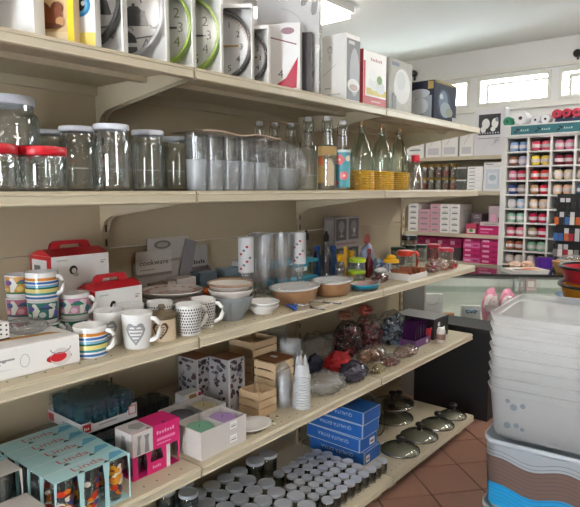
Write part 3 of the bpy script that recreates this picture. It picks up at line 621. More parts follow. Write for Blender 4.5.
# flat glass-cup carton in front
X, Y = .44, .775
r = carton('cup_carton', 'long white carton with a red glass cup picture in the near corner', 'box', (X-.095, Y-.20, z3), (.19, .40, .075), 0, PAPER)
p = Print().face('r', .19, .4, .075); p.ell(.86, .34, .085, .16, C('#b0222c')); p.ell(.87, .36, .07, .3, C('#d9d4d2')); p.ell(.855, .36, .055, .16, C('#c4202e')); p.arc(.87, .66, .07, .2, .006, GREY, PI, 2*PI); p.rect(.40, .6, .58, .66, C('#9a9a9c')); p.rect(.40, .5, .5, .54, C('#c8c8ca'))
p.arc(.64, .5, .03, .22, .004, C('#b8b8ba')); p.scribble(.38, .56, .18, 5, C('#8a8a8c'), .16); p.arc(.3, .35, .05, .3, .005, C('#c4c4c6')); p.rect(.34, .3, .343, .75, GREY); p.poly([(0, .6), (.34, .45), (.6, .3), (0, .35)], C('#dedce0')); p.ell(.14, .25, .025, .14, INK)
p.face('t', .19, .4, .075); p.poly([(.3,.1),(.5,.3),(.75,.95),(.6,.9)], C('#b8884a')); p.rect(.1, .05, .25, .95, C('#d8d6d4')); p.build(r)
r = carton('spotted_carton', 'small white box with black dots and a coral panel', 'box', (.315, .565, z3+.0755), (.1, .13, .045), .15, PAPER)
p = Print().face('r', .1, .13, .045); p.rect(0, 0, .42, 1, C('#d88a80')); p.rect(0, 0, 1, .1, INK)
for i in range(5):
    for j in range(3): p.k = 1; p.ell(.5+.11*i, .28+.26*j+(.08 if i % 2 else 0), .022, .06, INK, 8)
p.face('f', .1, .13, .045)
for i in range(4): p.k = 1; p.ell(.2+.2*i, .5, .04, .08, INK, 8)
p.build(r)
r = blob('clear_bag', BAG, (.13, .11, .035), 4, None, (.31, .70, z3+.0755), amp=.15, freq=3); tag(r, 'flattened clear plastic bag lying on the cup carton', 'bag')
# white heart mugs
HB = [(u*.046, v*.05) for u, v in HEART]
def heart(a, s=1., grey='#8f8f92', light='#dcdcda', n=5):
    o = [([[(u*s, v*s+.045) for u, v in HB]], grey, a), ([[(u*s*.70, v*s*.70+.045) for u, v in HB]], light, a)]
    st = []
    for k in range(n):
        vv = .045+s*(-.014+.0075*k); hw = s*(.008+.0024*min(k, n-1)*1.0); hw = min(hw, .0145*s) if k < n-1 else .010*s; st.append([(-hw, vv), (-hw, vv+.0036*s), (hw, vv+.0036*s), (hw, vv)])
    o.append((st, grey, a)); return o
for (x, y, hz, lb) in ((.345, .925, 2.4, 'white heart mug behind the foremost one, to its left'), (.432, .96, .55, 'white heart mug standing foremost, handle to the right'), (.31, 1.02, 2.2, 'white heart mug at the back of the heart mugs')):
    mug('heart_mug', lb, (x, y, z3), .044, .098, plainb(), hz, .86, 'heart mugs', decor=heart(fa((x, y))-.12, 1.3))
# cream canister
x, y = .42, 1.056
r = empty('heart_canister', (x, y, z3), 'cream canister with a brown heart and brown lid', 'canister', fa((x, y)))
m = MB(); m.lathe([(0,.002),(.036,.002),(.039,0),(.041,.006),(.041,.066),(.038,.07)], 26); m.build('body', M('cream_ceramic', '#d9c8ac', .3), r)
d = MB()
for k, (pl, mi) in enumerate([([[(u*1.05, v*1.0+.034) for u, v in HB]], 0), ([[(u*.76, v*.72+.034) for u, v in HB]], 1)]):
    for q in pl: wrap(d, q, .041, 0, -.1, mi, off=.0006+.0003*k)
for k in range(4): vv = .022+.007*k; hw = .006+.0028*min(k, 2); wrap(d, [(-hw, vv), (-hw, vv+.003), (hw, vv+.003), (hw, vv)], .041, 0, -.1, 0, off=.0013)
d.build('printed_decor', [C('#5c4438'), C('#cdb89a')], r)
l = MB(); l.lathe([(.042,.066),(.044,.068),(.044,.078),(.04,.082),(.014,.086),(.008,.092),(.011,.1),(.008,.106),(0,.107)], 26); l.build('lid', M('brown_lid', '#6e604c', .5), r)
# patterned mugs
def dots(a, s=.006):
    pl = []
    for j in range(9):
        for i in range(11):
            u = (i-5)*.0085+(.004 if j % 2 else 0); v = .012+j*.0088; pl.append([(u-s*.5, v), (u, v+s*.55), (u+s*.5, v), (u, v-s*.55)])
    return [(pl, '#4a4a50', a)]
for (x, y, hz, lb, s_) in ((.435, 1.148, 1.4, 'white mug with small dark lattice print beside the canister', .0068), (.40, 1.24, .55, 'white mug with dark lattice print and handle at the bay joint', .0062), (.335, 1.115, 2.6, 'white mug with dark print at the back behind the canister', .006)):
    mug('lattice_mug', lb, (x, y, z3), .041, .094, plainb(), hz, .84, 'lattice mugs', decor=dots(fa((x, y)), s_))
# wrapped plate stack with a bow
pc = (.222, 1.255)
PLM = M('plate_ceramic', '#dcd8d2', .2, coat=.3); BRN = M('brown_ceramic', '#6b5140', .3)
for k in range(6):
    r = empty('dinner_plate', (pc[0]+random.uniform(-.004, .004), pc[1]+random.uniform(-.004, .004), z3+.0165*k), '%s plate from the bottom of the tied plate stack' % ORD[k].capitalize() if k < 5 else 'White plate with red flowers on top of the tied plate stack', 'plate', 0, 'stacked plates')
    m = MB(); R = .108
    m.lathe([(0,.001),(R*.55,.001),(R*.6,0),(R*.66,.004),(R*.97,.017),(R,.019,1),(R*.985,.0215,1),(R*.95,.0205,1),(R*.66,.008),(R*.6,.0055),(0,.005)], 36); m.build('dish', [PLM, BRN if k % 2 == 0 else PLM], r)
    if k == 5:
        p = Print().frame((0,0,.0053), (1,0,0), (0,1,0), (0,0,1), 1, 1)
        for q in range(9):
            a = q*.7; p.k = 0; p.ell(.045*math.cos(a), .045*math.sin(a), .009, .009, C('#c0522c'), 8)
        q2 = MB()
        for q in range(16):
            a = q*2*PI/16; R1 = .084
            q2.add([(R1*math.cos(a)-.007, R1*math.sin(a)-.007, .0165), (R1*math.cos(a)+.007, R1*math.sin(a)-.007, .0165), (R1*math.cos(a)+.007, R1*math.sin(a)+.007, .0172), (R1*math.cos(a)-.007, R1*math.sin(a)+.007, .0172)], [(0,1,2,3)])
        q2.build('flower_border', C('#b8502c'), r, kind='stuff'); p.build(r, kind='stuff')
r = empty('ribbon_bow', (.255, 1.405, z3+.001), 'orange and russet gauze bow beside the plate stack', 'bow')
OR = M('orange_gauze', '#d8681c', .6, vary=.2); RU = M('russet_gauze', '#8a4a34', .7, vary=.3, scale=60)
blob('bow_skirt', RU, (.05, .06, .07), 9, r, amp=.3, freq=2.5)
for k, a in enumerate((.2, 1.3, 2.6, 3.9, 5.0)):
    m = MB(); m.tube([(0,0,.068), (.022*math.cos(a), .022*math.sin(a), .09), (.042*math.cos(a), .042*math.sin(a), .084), (.026*math.cos(a+.4), .026*math.sin(a+.4), .07), (0,0,.066)], [.004,.012,.013,.010,.003], 6, flat=.3); m.build('bow_loop', OR, r)
# leaflet display
r = empty('card_display', (.062, 1.42, z3), 'grey card counter display holding leaflets and small boxes', 'display', .0)
CARD = M('grey_card', '#b3aca6', .6, vary=.06)
m = MB(); m.box(-.055, .045, -.17, .19, 0, .004); m.box(-.055, -.051, -.17, .19, .004, .17); m.prism([(-.051, .004), (.045, .004), (.045, .05), (-.051, .15)], 'y', -.17, -.167); m.prism([(-.051, .004), (.045, .004), (.045, .05), (-.051, .15)], 'y', .187, .19); m.box(.041, .045, -.167, .187, .004, .055)
m.build('tray', CARD, r)
def card(y0, y1, z0, z1, x, tilt, mat, name):
    m = MB(); m.T = Matrix.Translation((x, (y0+y1)/2, z0)) @ Matrix.Rotation(tilt, 4, 'X'); h_ = z1-z0; d_ = y1-y0; m.box(-.001, .001, -d_/2, d_/2, 0, h_); o = m.build(name, mat, r); return m.T, d_, h_, o
T, d_, h_, o = card(-.165, .0, .12, .215, -.045, 0, C('#c9c4be'), 'header_card')
p = Print().frame((-.0438, -.165, .12), (0,1,0), (0,0,1), (1,0,0), .165, .095); p.text(.1, .45, .3, 'cookware', INK, width=.8); p.rect(.1, .25, .5, .29, C('#8f8a86')); p.rect(0, 0, 1, .12, C('#8a7f7a')); p.build(o)
T, d_, h_, o = card(-.11, .09, .18, .262, -.048, 0, C('#bdb8b4'), 'leaflet')
p = Print().frame((-.0468, -.11, .18), (0,1,0), (0,0,1), (1,0,0), .2, .082); p.ell(.35, .68, .2, .2, C('#77706c')); p.ell(.35, .68, .14, .12, C('#a39c98')); p.build(o)
T, d_, h_, o = card(.03, .09, .1, .25, -.040, -.25, C('#8d888c'), 'leaflet')
T, d_, h_, o = card(.06, .185, .12, .22, -.043, 0, C('#aaa5a2'), 'leaflet')
p = Print().frame((-.0418, .06, .12), (0,1,0), (0,0,1), (1,0,0), .125, .1); p.scribble(.1, .25, .22, 8, INK, .8); p.rect(0, 0, 1, .15, C('#6f6664')); p.build(o)
for (ya_, yb_, hh, colr, lb) in ((-.13, -.085, .095, '#8f7a68', 'brown small box in the card display'), (-.08, -.045, .1, '#c9bfb6', 'beige small box in the card display'), (-.04, .055, .105, '#d6ccc8', 'pinkish white box in the card display')):
    b_ = carton('small_carton', lb, 'box', (.066, 1.42+(ya_+yb_)/2, z3+.0045), (.06, yb_-ya_, hh), 0, C(colr)); p = Print().face('r', .06, yb_-ya_, hh); p.rect(.2, .2, .8, .24, C('#a09890')); p.build(b_)
for (y, hh, colr, lb) in ((1.522, .115, '#5f707c', 'grey-blue box at the right of the card display, left one'), (1.663, .12, '#7f929e', 'lighter grey-blue box right of the card display')):
    b_ = carton('small_carton', lb, 'box', (.066, y+.02, z3+.0045 if y < 1.6 else z3), (.06, .085 if y < 1.6 else .10, hh), 0, C(colr)); p = Print().face('r', .06, .085, hh); p.line(.4, .2, .4, .5, .003, C('#4c5a66')); p.line(.55, .2, .55, .42, .003, C('#4c5a66')); p.build(b_)
r = carton('photo_carton', 'pale carton with a photo of figures behind the glass canister', 'box', (.03, 1.84, z3), (.04, .17, .135), 0, C('#c3c2c6')); p = Print().face('r', .04, .17, .135); p.ell(.75, .6, .08, .2, C('#7a4a34')); p.ell(.78, .35, .16, .1, C('#8a6a50')); p.ell(.25, .75, .05, .05, C('#7a7a88')); p.rect(.55, .05, 1, .25, C('#6f8a5c')); p.build(r)
jar('glass_canister', 'low glass canister with a wooden lid near the bowls', (.165, colY(230, .165, 275), z3), .052, .095, M('wood_lid', '#a88a66', .6, vary=.2, scale=30), .053, .014, cat='jar')
# bowls
def bowl(name, label, loc, R, h, mat, foot=.5, flute=0, nf=0, rim=None, group=None, sx=1, sy=1, cat='bowl', rz=0):
    r = empty(name, loc, label, cat, rz, group); m = MB()
    m.lathe([(0,.002),(R*foot*.9,.002),(R*foot,0),(R*foot*1.06,.008),(R*.82,h*.5),(R*.95,h*.85)], 48 if flute else 32, flute=flute, nf=nf, sx=sx, sy=sy)
    m.lathe([(R*.95,h*.85),(R,h),(R*.985,h+.0025),(R*.95,h),(R*.78,h*.5),(R*foot,.012),(0,.01)], 48 if flute else 32, sx=sx, sy=sy)
    m.build('body', mat, r)
    if rim: MB().lathe([(R*.955,h*.86),(R*1.006,h),(R*.985,h+.004),(R*.94,h*.98)], 32, sx=sx, sy=sy).build('rim', rim, r)
    return r
bc = (.385, 1.378)
GB = M('grey_blue_ceramic', '#84898c', .25, coat=.2)
bowl('ribbed_bowl', 'grey ribbed bowl at the bottom of the bowl stack', (*bc, z3), .078, .082, GB, .5, .04, 18, group='stacked bowls')
bowl('white_bowl', 'white bowl resting in the grey ribbed bowl', (bc[0], bc[1], z3+.048), .077, .056, M('offwhite_ceramic', '#d8d3cc', .3), .5, group='stacked bowls')
bowl('wood_rim_bowl', 'white bowl with a wood-coloured rim on top of the stack', (bc[0]-.01, bc[1]+.01, z3+.084), .08, .04, M('offwhite_ceramic'), .55, rim=M('wood_rim', '#9c8068', .5, vary=.2, scale=40), group='stacked bowls')
bowl('white_bowl', 'white bowl with a torn card collar behind the bowl stack', (.258, 1.508, z3), .058, .085, M('offwhite_ceramic'), .55, rim=M('wood_rim'), group='stacked bowls')
bowl('white_dish', 'scalloped white dish below the other by the bay joint', (.405, 1.522, z3), .06, .03, CER, .6, .02, 18, group='white dishes')
bowl('white_dish', 'scalloped white dish resting on the other white dish', (.405, 1.524, z3+.012), .06, .03, CER, .6, .02, 18, group='white dishes')
# flutes
FLU = glassy('flute_glass', '#fbfcfd', '#eceef0', base=.05, milk=.20, milkcol='#e4e8ec', top=.4); SLV = M('printed_sleeve', '#c4c4c6', .5)
def flute(x, y, lb, sleeve=False, h=.262):
    r = empty('champagne_flute', (x, y, z3), lb, 'glass', 0, 'champagne flutes'); m = MB()
    m.lathe([(0,.003),(.028,.001),(.028,.003),(.006,.008),(.0045,.03),(.008,.055),(.016,.085),(.025,.14),(.029,.18),(.029,h)], 18); m.build('glass_body', FLU, r)
    m = MB(); m.lathe([(.0295,.13),(.0295,h+.002)] if sleeve else [(.0292,h-.012),(.0300,h-.01),(.0300,h+.001)], 18); m.build('sleeve', SLV if sleeve else FLU, r)
    if sleeve:
        d = MB()
        for k in range(7): wrap(d, ellp(-.02+.012*(k % 4), .015+.014*k, .006, .005, 8), .0295, .13, fa((x, y)), k % 2, off=.0008)
        d.build('printed_decor', [C('#a82c30'), C('#6a6a70')], r, kind='stuff')
    return r
fx = [(246, .26, 1, 'red-speckled sleeve flute at the left end of the flutes'), (255, .19, 0, 'plain flute in the back row right of the left speckled one'), (264, .262, 0, 'plain flute in the front row right of the left speckled one'), (272, .19, 0, 'plain flute in the middle of the back row'), (281.5, .262, 0, 'plain flute in the front row left of the right speckled one'), (289, .195, 0, 'plain flute in the back row near the right speckled one'), (299, .26, 1, 'red-speckled sleeve flute at the right end of the flutes'), (258, .12, 0, 'plain flute standing furthest back at the left')]
for px, X, s_, lb in fx: flute(X, colY(px, X, 265), lb, s_)
# clip-lid food boxes
CLR = glassy('clear_plastic', '#f4f8fa', '#d4dce0', base=.05, milk=.10, milkcol='#b8c4c8', top=.5); BLU = M('turquoise_plastic', '#1695b4', .35)
def foodbox(x, y, zb, w_, d_, h_, lb, lidm=BLU):
    r = empty('food_box', (x, y, zb), lb, 'food box', 0, 'clip-lid food boxes'); m = MB(); m.frus((-w_*.44, w_*.44, -d_*.44, d_*.44), (-w_*.48, w_*.48, -d_*.48, d_*.48), 0, h_, top=False); m.build('tub', CLR, r)
    m = MB(); m.frus((-w_/2, w_/2, -d_/2, d_/2), (-w_/2, w_/2, -d_/2, d_/2), h_-.006, h_+.008); m.frus((-w_*.42, w_*.42, -d_*.42, d_*.42), (-w_*.40, w_*.40, -d_*.40, d_*.40), h_+.008, h_+.014, bot=False); m.build('lid', lidm, r)
    m = MB(); m.box(w_/2, w_/2+.004, -d_*.2, d_*.2, h_-.022, h_+.006); m.build('clip', lidm, r); m = MB(); m.box(-w_*.2, w_*.2, -d_/2-.004, -d_/2, h_-.022, h_+.006); m.build('clip', lidm, r)
    p = Print().frame((w_*.47, -d_*.1, h_*.35), (0,1,0), (0,0,1), (1,0,0), d_*.3, h_*.4); p.rect(0, 0, 1, 1, PALE); p.scribble(.1, .2, .5, 3, INK, .7); p.build(r, 'sticker')
X = .172; yb_ = colY(318, X, 262); y0_ = colY(270, .2, 270)
foodbox(X-.05, yb_-.14, z3, .1, .28, .035, 'flat turquoise-lidded food box under the larger one')
foodbox(X-.05, yb_-.135, z3+.0505, .1, .27, .065, 'clear food box with a turquoise lid behind the flutes')
# brown oven dishes in film
OVEN = M('brown_stoneware', '#a07a58', .35, vary=.1, scale=9)
def ovendish(x, y, L, W, lb, rz):
    r = empty('oven_dish', (x, y, z3), lb, 'dish', rz, 'brown oven dishes'); m = MB(); n = 28
    m.lathe([(0,.002),(.78,.002),(.82,.004),(.95,.055)], n, sx=W/2, sy=L/2); m.v = [(a, b, c if c > .01 or True else c) for a, b, c in m.v]; m.build('body', OVEN, r)
    m = MB(); m.lathe([(.95,.055),(1.0,.058),(1.04,.062),(1.03,.066),(.93,.062),(.8,.012),(0,.01)], n, sx=W/2, sy=L/2); m.build('glazed_inside', CER, r)
    b = MB(); v = []; f = []; q = 10
    for j in range(q+1):
        for i in range(q+1): v.append((W*.54*(2*i/q-1), L*.54*(2*j/q-1), .069+.006*noise.noise(Vector((i*.8, j*.8, L*9)))))
    for j in range(q):
        for i in range(q): f.append((j*(q+1)+i, j*(q+1)+i+1, (j+1)*(q+1)+i+1, (j+1)*(q+1)+i))
    b.add(v, f, 0, True); b.build('film_wrap', WRAP, r)
ovendish(.365, 1.755, .235, .17, 'brown oven dish with white inside, nearer the flutes', 0)
ovendish(.385, 1.985, .195, .16, 'brown oven dish with white inside, beside the turquoise tray', 0)
r = empty('kitchen_clips', (.43, 1.66, z3), 'blue plastic tongs lying at the shelf edge', 'tongs', .9); BL2 = M('blue_plastic', '#1f55b0', .35)
for s_ in (-1, 1): MB().tube([(0, -.055, .006), (.006*s_, -.02, .008), (.015*s_, .02, .008), (.011*s_, .055, .006)], [.004, .007, .007, .005], 8, flat=.6).build('arm', BL2, r)
MB().tube([(-.004, -.055, .006), (0, -.062, .006), (.004, -.055, .006)], .004, 8).build('hinge', BL2, r)
WIRE = M('steel_wire')
for k, (px, py, lb) in enumerate(((308, 309, 'coiled steel wire whisk lying beside the oven dish'), (322, 305, 'small steel wire coil at the shelf edge'))):
    x, y = at(px, py, .952); m = MB(); m.tube([(.035*math.cos(t*.5)*(1-t*.012), .03*math.sin(t*.5), .004+.0012*(t % 13)) for t in range(48)], .0013, 5)
    r = empty('wire_whisk', (x-.02, y, z3), lb, 'whisk', .5*k); m.build('wire', WIRE, r); MB().tube([(.03, 0, .006), (.09, .01, .006)], .004, 8).build('handle', WIRE, r)
# tall oil bottles with black pourers
for px, X, lb in ((306, .041, 'tall clear bottle with black pourer behind the food boxes'), (326, .16, 'tall clear bottle with black pourer right of the food boxes')):
    y = colY(px, X, 260); r = empty('pourer_bottle', (X, y, z3), lb, 'bottle', 0, 'pourer bottles')
    MB().lathe([(0,.002),(.024,.002),(.027,.01),(.027,.125),(.022,.145),(.011,.16),(.011,.20)], 18).build('glass_body', glassy('blue_grey_glass', '#dfe8f2', '#8d9db4', base=.05, top=.6), r)
    MB().lathe([(.013,.196),(.015,.2),(.015,.225),(.008,.232),(.006,.245),(0,.246)], 14).build('pourer', BLK, r)
for px, X, py, lb in ((317, .042, 270, 'blue plastic bottle behind the pourer bottles'), (333, .10, 270, 'blue capped bottle beside the glassware carton')):
    y = colY(px, X, py); r = empty('blue_bottle', (X, y, z3), lb, 'bottle'); MB().lathe([(0,.001),(.02,.001),(.022,.006),(.022,.1),(.014,.12),(.012,.14)], 16).build('body', M('blue_clear_plastic', '#2b4f86', .2), r); MB().lathe([(.014,.136),(.016,.138),(.016,.16),(0,.163)], 14).build('cap', BL2, r)
# glassware cartons
GC = M('photo_card', '#9a9698', .4)
for zb, hh, lb in ((z3, .145, 'lower grey glassware carton, half hidden by bottles'), (z3+.1455, .155, 'upper grey carton with photos of two glasses')):
    Y = colY(335, .085, 225); r = carton('glassware_carton', lb, 'box', (.05, Y+.115, zb), (.07, .23, hh), 0, GC); p = Print().face('r', .07, .23, hh)
    p.rect(.04, .22, .46, .95, C('#3f3c3c')); p.rect(.54, .22, .96, .95, C('#4a4646'))
    for a in (.25, .75): p.ell(a, .68, .12, .2, C('#7d7a78')); p.rect(a-.02, .38, a+.02, .55, C('#9a9896')); p.ell(a, .36, .1, .04, C('#8a8886'))
    p.rect(.72, .45, .8, .6, C('#c8c8c6')); p.scribble(.08, .07, .09, 12, C('#8a3030'), .8); p.face('f', .07, .23, hh); p.rect(.1, .1, .9, .9, C('#b4b0b0')); p.build(r)
# oil cruets with yellow tops, green clips jar
def lathe_item(name, label, x, y, parts, cat, z=z3, rz=0, group=None):
    r = empty(name, (x, y, z), label, cat, rz, group)
    for nm, prof, mat in parts: MB().lathe(prof, 18).build(nm, mat, r)
    return r
YEL = M('yellow_plastic', '#dda716', .35); GRN = M('lime_plastic', '#a8c81e', .35)
for px, X, lb in ((340, .22, 'oil cruet with yellow top, left one'), (350.5, .17, 'oil cruet with yellow top behind the lime jar')):
    lathe_item('oil_cruet', lb, X, colY(px, X, 270), [('glass_body', [(0,.002),(.02,.002),(.024,.01),(.024,.08),(.012,.105)], GLASS), ('top', [(.014,.1),(.017,.104),(.017,.118),(.02,.122),(.02,.132),(.008,.136),(0,.137)], YEL), ('foot', [(0,0),(.026,0),(.026,.02),(.0245,.024)], YEL)], 'cruet', group='oil cruets')
r = empty('yellow_spatula', (.20, colY(345, .20, 270), z3), 'upright yellow spatula between the two oil cruets', 'spatula'); MB().box(-.002, .002, -.011, .011, .06, .165).build('blade', YEL, r); MB().lathe([(0,0),(.012,0),(.012,.004),(.004,.008),(.004,.07)], 10).build('handle', YEL, r)
x, y = .305, colY(357, .305, 275)
lathe_item('stacked_jar', 'clear stacking jar with lime green rings', x, y, [('lower_tub', [(0,.002),(.036,.002),(.039,.01),(.039,.05)], CLR), ('middle_ring', [(.0395,.048),(.041,.05),(.041,.06),(.0395,.062)], GRN), ('upper_tub', [(.038,.062),(.039,.064),(.039,.105)], CLR), ('lid', [(.0395,.102),(.042,.104),(.042,.118),(.03,.122),(0,.122)], GRN), ('foot_ring', [(.040,.0),(.041,.004),(.041,.014),(.0395,.016)], GRN)], 'jar')
# turquoise tray
x, y = .425, 2.18; r = empty('oval_tray', (x, y, z3), 'turquoise oval tray with patterned inside at the shelf edge', 'tray', .1); m = MB()
m.lathe([(0,.001),(.84,.001),(.88,.004),(.97,.02),(1.0,.022),(1.0,.026),(.96,.028)], 32, sx=.06, sy=.078); m.build('rim', BLU, r); m = MB(); m.lathe([(.96,.028),(.86,.012),(0,.010)], 32, sx=.06, sy=.078); m.build('base', M('tray_pattern', '#9fb0b4', .4, vary=.5, scale=40, col2='#b0604c'), r); m = MB(); m.lathe([(0,.0),(.9,0),(.96,.012)], 32, sx=.061, sy=.079); m.build('under_rim', C('#3a4a50'), r)
# blue packs, bottles and jars along to the shelf end
r = empty('bagged_figure_pack', (.20, colY(367, .2, 260), z3), 'blue and white printed pack standing by the lime jar', 'pack'); BPK = M('blue_print_film', '#1f4aa0', .25, vary=.6, scale=18, col2='#c8ccd6')
blob('pack_body', BPK, (.07, .10, .17), 13, r, amp=.15, freq=2.2); blob('pack_header', C('#8c3028'), (.02, .05, .05), 14, r, (0, .0, .165), amp=.1)
r = empty('syrup_bottle', (.26, colY(369, .26, 268), z3), 'dark red sauce bottle between the lime jar and blue pack', 'bottle'); MB().lathe([(0,.002),(.018,.002),(.02,.008),(.02,.085),(.008,.11),(.008,.13)], 14).build('body', C('#5a1620', .2), r); MB().lathe([(.009,.127),(.01,.13),(.01,.148),(0,.15)], 12).build('cap', C('#7a1a20'), r)
x, y = .30, colY(377, .30, 270); r = empty('small_bottle', (x, y, z3), 'small clear bottle with blue cap left of the blue carton', 'bottle'); MB().lathe([(0,.002),(.02,.002),(.022,.008),(.022,.06),(.012,.08)], 14).build('body', GLASS, r); MB().lathe([(.013,.077),(.015,.08),(.015,.1),(0,.102)], 12).build('cap', C('#6a7a8a'), r)
r = carton('blue_carton', 'blue and white printed carton behind the red candy bag', 'box', (.25, colY(386, .29, 268)+.01, z3), (.07, .11, .075), 0, C('#2a5a9c')); p = Print().face('r', .07, .11, .075); p.rect(.5, .1, .95, .9, C('#c8d0dc')); p.ell(.3, .5, .15, .25, C('#b8c4d4')); p.rect(.62, .2, .72, .8, C('#2a5a9c')); p.build(r)
def bag(name, label, loc, size, inner, seed, n=60, rz=0, mat=None, ps=.018, cat='bag'):
    """clear bag filled with loose pieces"""
    r = empty(name, loc, label, cat, rz); rnd = random.Random(seed); ms = [C(c, .35) for c in inner]; m = MB()
    for k in range(n):
        t = rnd.random()*2*PI; q = rnd.random()**.5; hh = rnd.random()
        x, y, zz = size[0]/2*.85*q*math.cos(t), size[1]/2*.85*q*math.sin(t), .006+(size[2]*.85-.01)*hh*(1-.5*q*q)
        R = Matrix.Translation((x, y, zz)) @ Matrix.Rotation(rnd.random()*6, 4, Vector((rnd.random()-.5, rnd.random()-.5, rnd.random()-.5)).normalized()); a = ps*(.6+.7*rnd.random())
        m.T = R; m.frus((-a/2, a/2, -a*.3, a*.3), (-a*.4, a*.4, -a*.25, a*.25), -a*.2, a*.2, rnd.randrange(len(ms)))
    zmin = min(v[2] for v in m.v); m.v = [(a, b, max(c, .001)) for a, b, c in m.v]
    m.build('contents', ms, r, kind='stuff'); blob('film_bag', mat or BAG2, size, seed, r, amp=.16, freq=2.6); return r
BAG2 = glassy('crisp_film', '#fbfbfb', '#cfd2d6', base=.06, rough=.12, milk=.03, bump=.5, bscale=26, top=.5)
x, y = at(385, 283, .952)
bag('candy_bag', 'bag of dark red sweets at the shelf edge by the turquoise tray', (x-.035, y+.01, z3), (.075, .12, .05), ['#7a0f1c', '#5c0a14', '#c8c0c0'], 21, 50)
blob_ = blob('paper_twist', M('white_tissue', '#cfcdca', .7), (.05, .07, .02), 22, None, (x-.035, y+.015, z3+.049), amp=.25); tag(blob_, 'crumpled white paper on the dark red sweets', 'paper')
# row of jars and pots
def pot(px, X, R, h, body, lid, lb, py=262, lidh=.02, cat='jar', zb=z3):
    y = colY(px, X, py); return lathe_item('lidded_jar', lb, X, y, [('body', [(0,.001),(R*.9,.001),(R,.006),(R,h-lidh*.6)], body), ('lid', [(R*.98,h-lidh),(R*1.06,h-lidh+.001),(R*1.06,h-.002),(R,h),(0,h)], lid)], cat, zb, group='jars near the shelf end')
x, y = .328, colY(391, .328, 262)
r = lathe_item('flower_top_jar', 'glass jar with a yellow flower-shaped lid', x, y, [('body', [(0,.001),(.03,.001),(.033,.006),(.033,.075)], GLASS), ('lid', [(.034,.073),(.042,.075),(.04,.088),(.03,.092),(.022,.098),(.026,.104),(.016,.112),(0,.114)], YEL)], 'jar')
r = empty('red_scoop_jar', (.275, colY(405, .275, 255), z3), 'clear jar with an orange-red pouring lid and handle', 'jug', fa((.34, 2.7))+.9)
MB().lathe([(0,.001),(.036,.001),(.04,.006),(.04,.085)], 18).build('tub', CLR, r); ORR = M('orange_red_plastic', '#d23a1e', .35)
MB().lathe([(.041,.083),(.045,.086),(.045,.098),(.04,.112),(0,.115)], 20).build('lid', ORR, r); MB().tube([(.035,0,.1), (.075,0,.108), (.088,0,.095), (.085,0,.06), (.08,0,.03)], [.012,.012,.011,.009,.006], 8, flat=.6).build('handle', ORR, r)
specs = [(398, .12, '#2b3a33', '#16241c', 'jar with dark green lid at the back'), (409, .12, '#c4c8c4', '#14241c', 'clear jar with dark lid right of the dark green lidded one'), (420, .15, '#b8c0b8', '#14301f', 'clear jar with a black-green lid behind the orange-red jug'), (433, .2, '#b04a50', '#9c1c30', 'strawberry jar with dark red lid'), (446, .36, '#c8b8b4', '#b01c34', 'pale jar with red lid at the shelf end')]
for px, X, bc_, lc, lb in specs: pot(px, X, .042, .105, glassy('jar_tint_'+bc_[1:], '#eef2f0', '#b4bcb8', base=.05, milk=.35, milkcol=bc_, top=.6), C(lc, .3), lb, 250)
pot(409, .12, .046, .062, GLASS, BLK, 'squat glass jar with black lid standing on a dark-lidded jar', 250, .03, zb=z3+.1055)
bag('strawberry_bag', 'bag of strawberry sweets at the far shelf end', (.44, colY(453, .44, 260), z3), (.05, .08, .055), ['#c02430', '#d84a4c', '#3f7a34'], 31, 40)
# cardboard tray of brown sachets
xa, ya_ = at(424, 279, .952)
r = empty('card_tray', (.41, 2.60, z3), 'low white card tray at the shelf edge', 'tray', 0); m = MB(); w_, d_, h_ = .13, .19, .034
m.box(-w_/2, w_/2, -d_/2, d_/2, 0, .002); m.box(-w_/2, -w_/2+.002, -d_/2, d_/2, .002, h_); m.box(w_/2-.002, w_/2, -d_/2, d_/2, .002, h_*.9); m.box(-w_/2+.002, w_/2-.002, -d_/2, -d_/2+.002, .002, h_); m.box(-w_/2+.002, w_/2-.002, d_/2-.002, d_/2, .002, h_); m.build('tray_body', C('#cfccc6', .6), r)
SAC = M('brown_sachet', '#9c5a3c', .4, vary=.35, scale=60)
rnd = random.Random(5)
for k in range(12):
    x = .41+rnd.uniform(-.035, .035); y = 2.53+.155*(k/11.)
    m = MB(); a = .032; m.T = Matrix.Translation((x, y, z3+.026)) @ Matrix.Rotation(rnd.uniform(-.4, .4), 4, 'Z') @ Matrix.Rotation(.5+rnd.uniform(-.2, .2), 4, 'X'); m.frus((-a, a, -.002, .002), (-a*.9, a*.9, -.001, .001), -.02, -.012, bot=True, top=False); m.frus((-a*.9, a*.9, -.005, .005), (-a*.9, a*.9, -.004, .004), -.012, .02, top=False, bot=False); m.frus((-a*.9, a*.9, -.004, .004), (-a, a, -.001, .001), .02, .028, bot=False)
    tag(m.build('sachet', SAC), 'brown foil sachet in the white card tray, %s from its near end' % ORD[k], 'sachet', 'sachets in the tray')
x = .40
for k, (px, colr, lb) in enumerate(((431, ['#8c2c30', '#c8a8a8', '#a04c50'], 'bag of red and white sweets right of the card tray'), (440, ['#c89a2c', '#a86a5c', '#d8c8b8'], 'bag of yellow and pink sweets near the shelf end'))):
    bag('candy_bag', lb, (.42, colY(px, .42, 262)+.02, z3), (.08, .09, .065), colr, 40+k, 45)
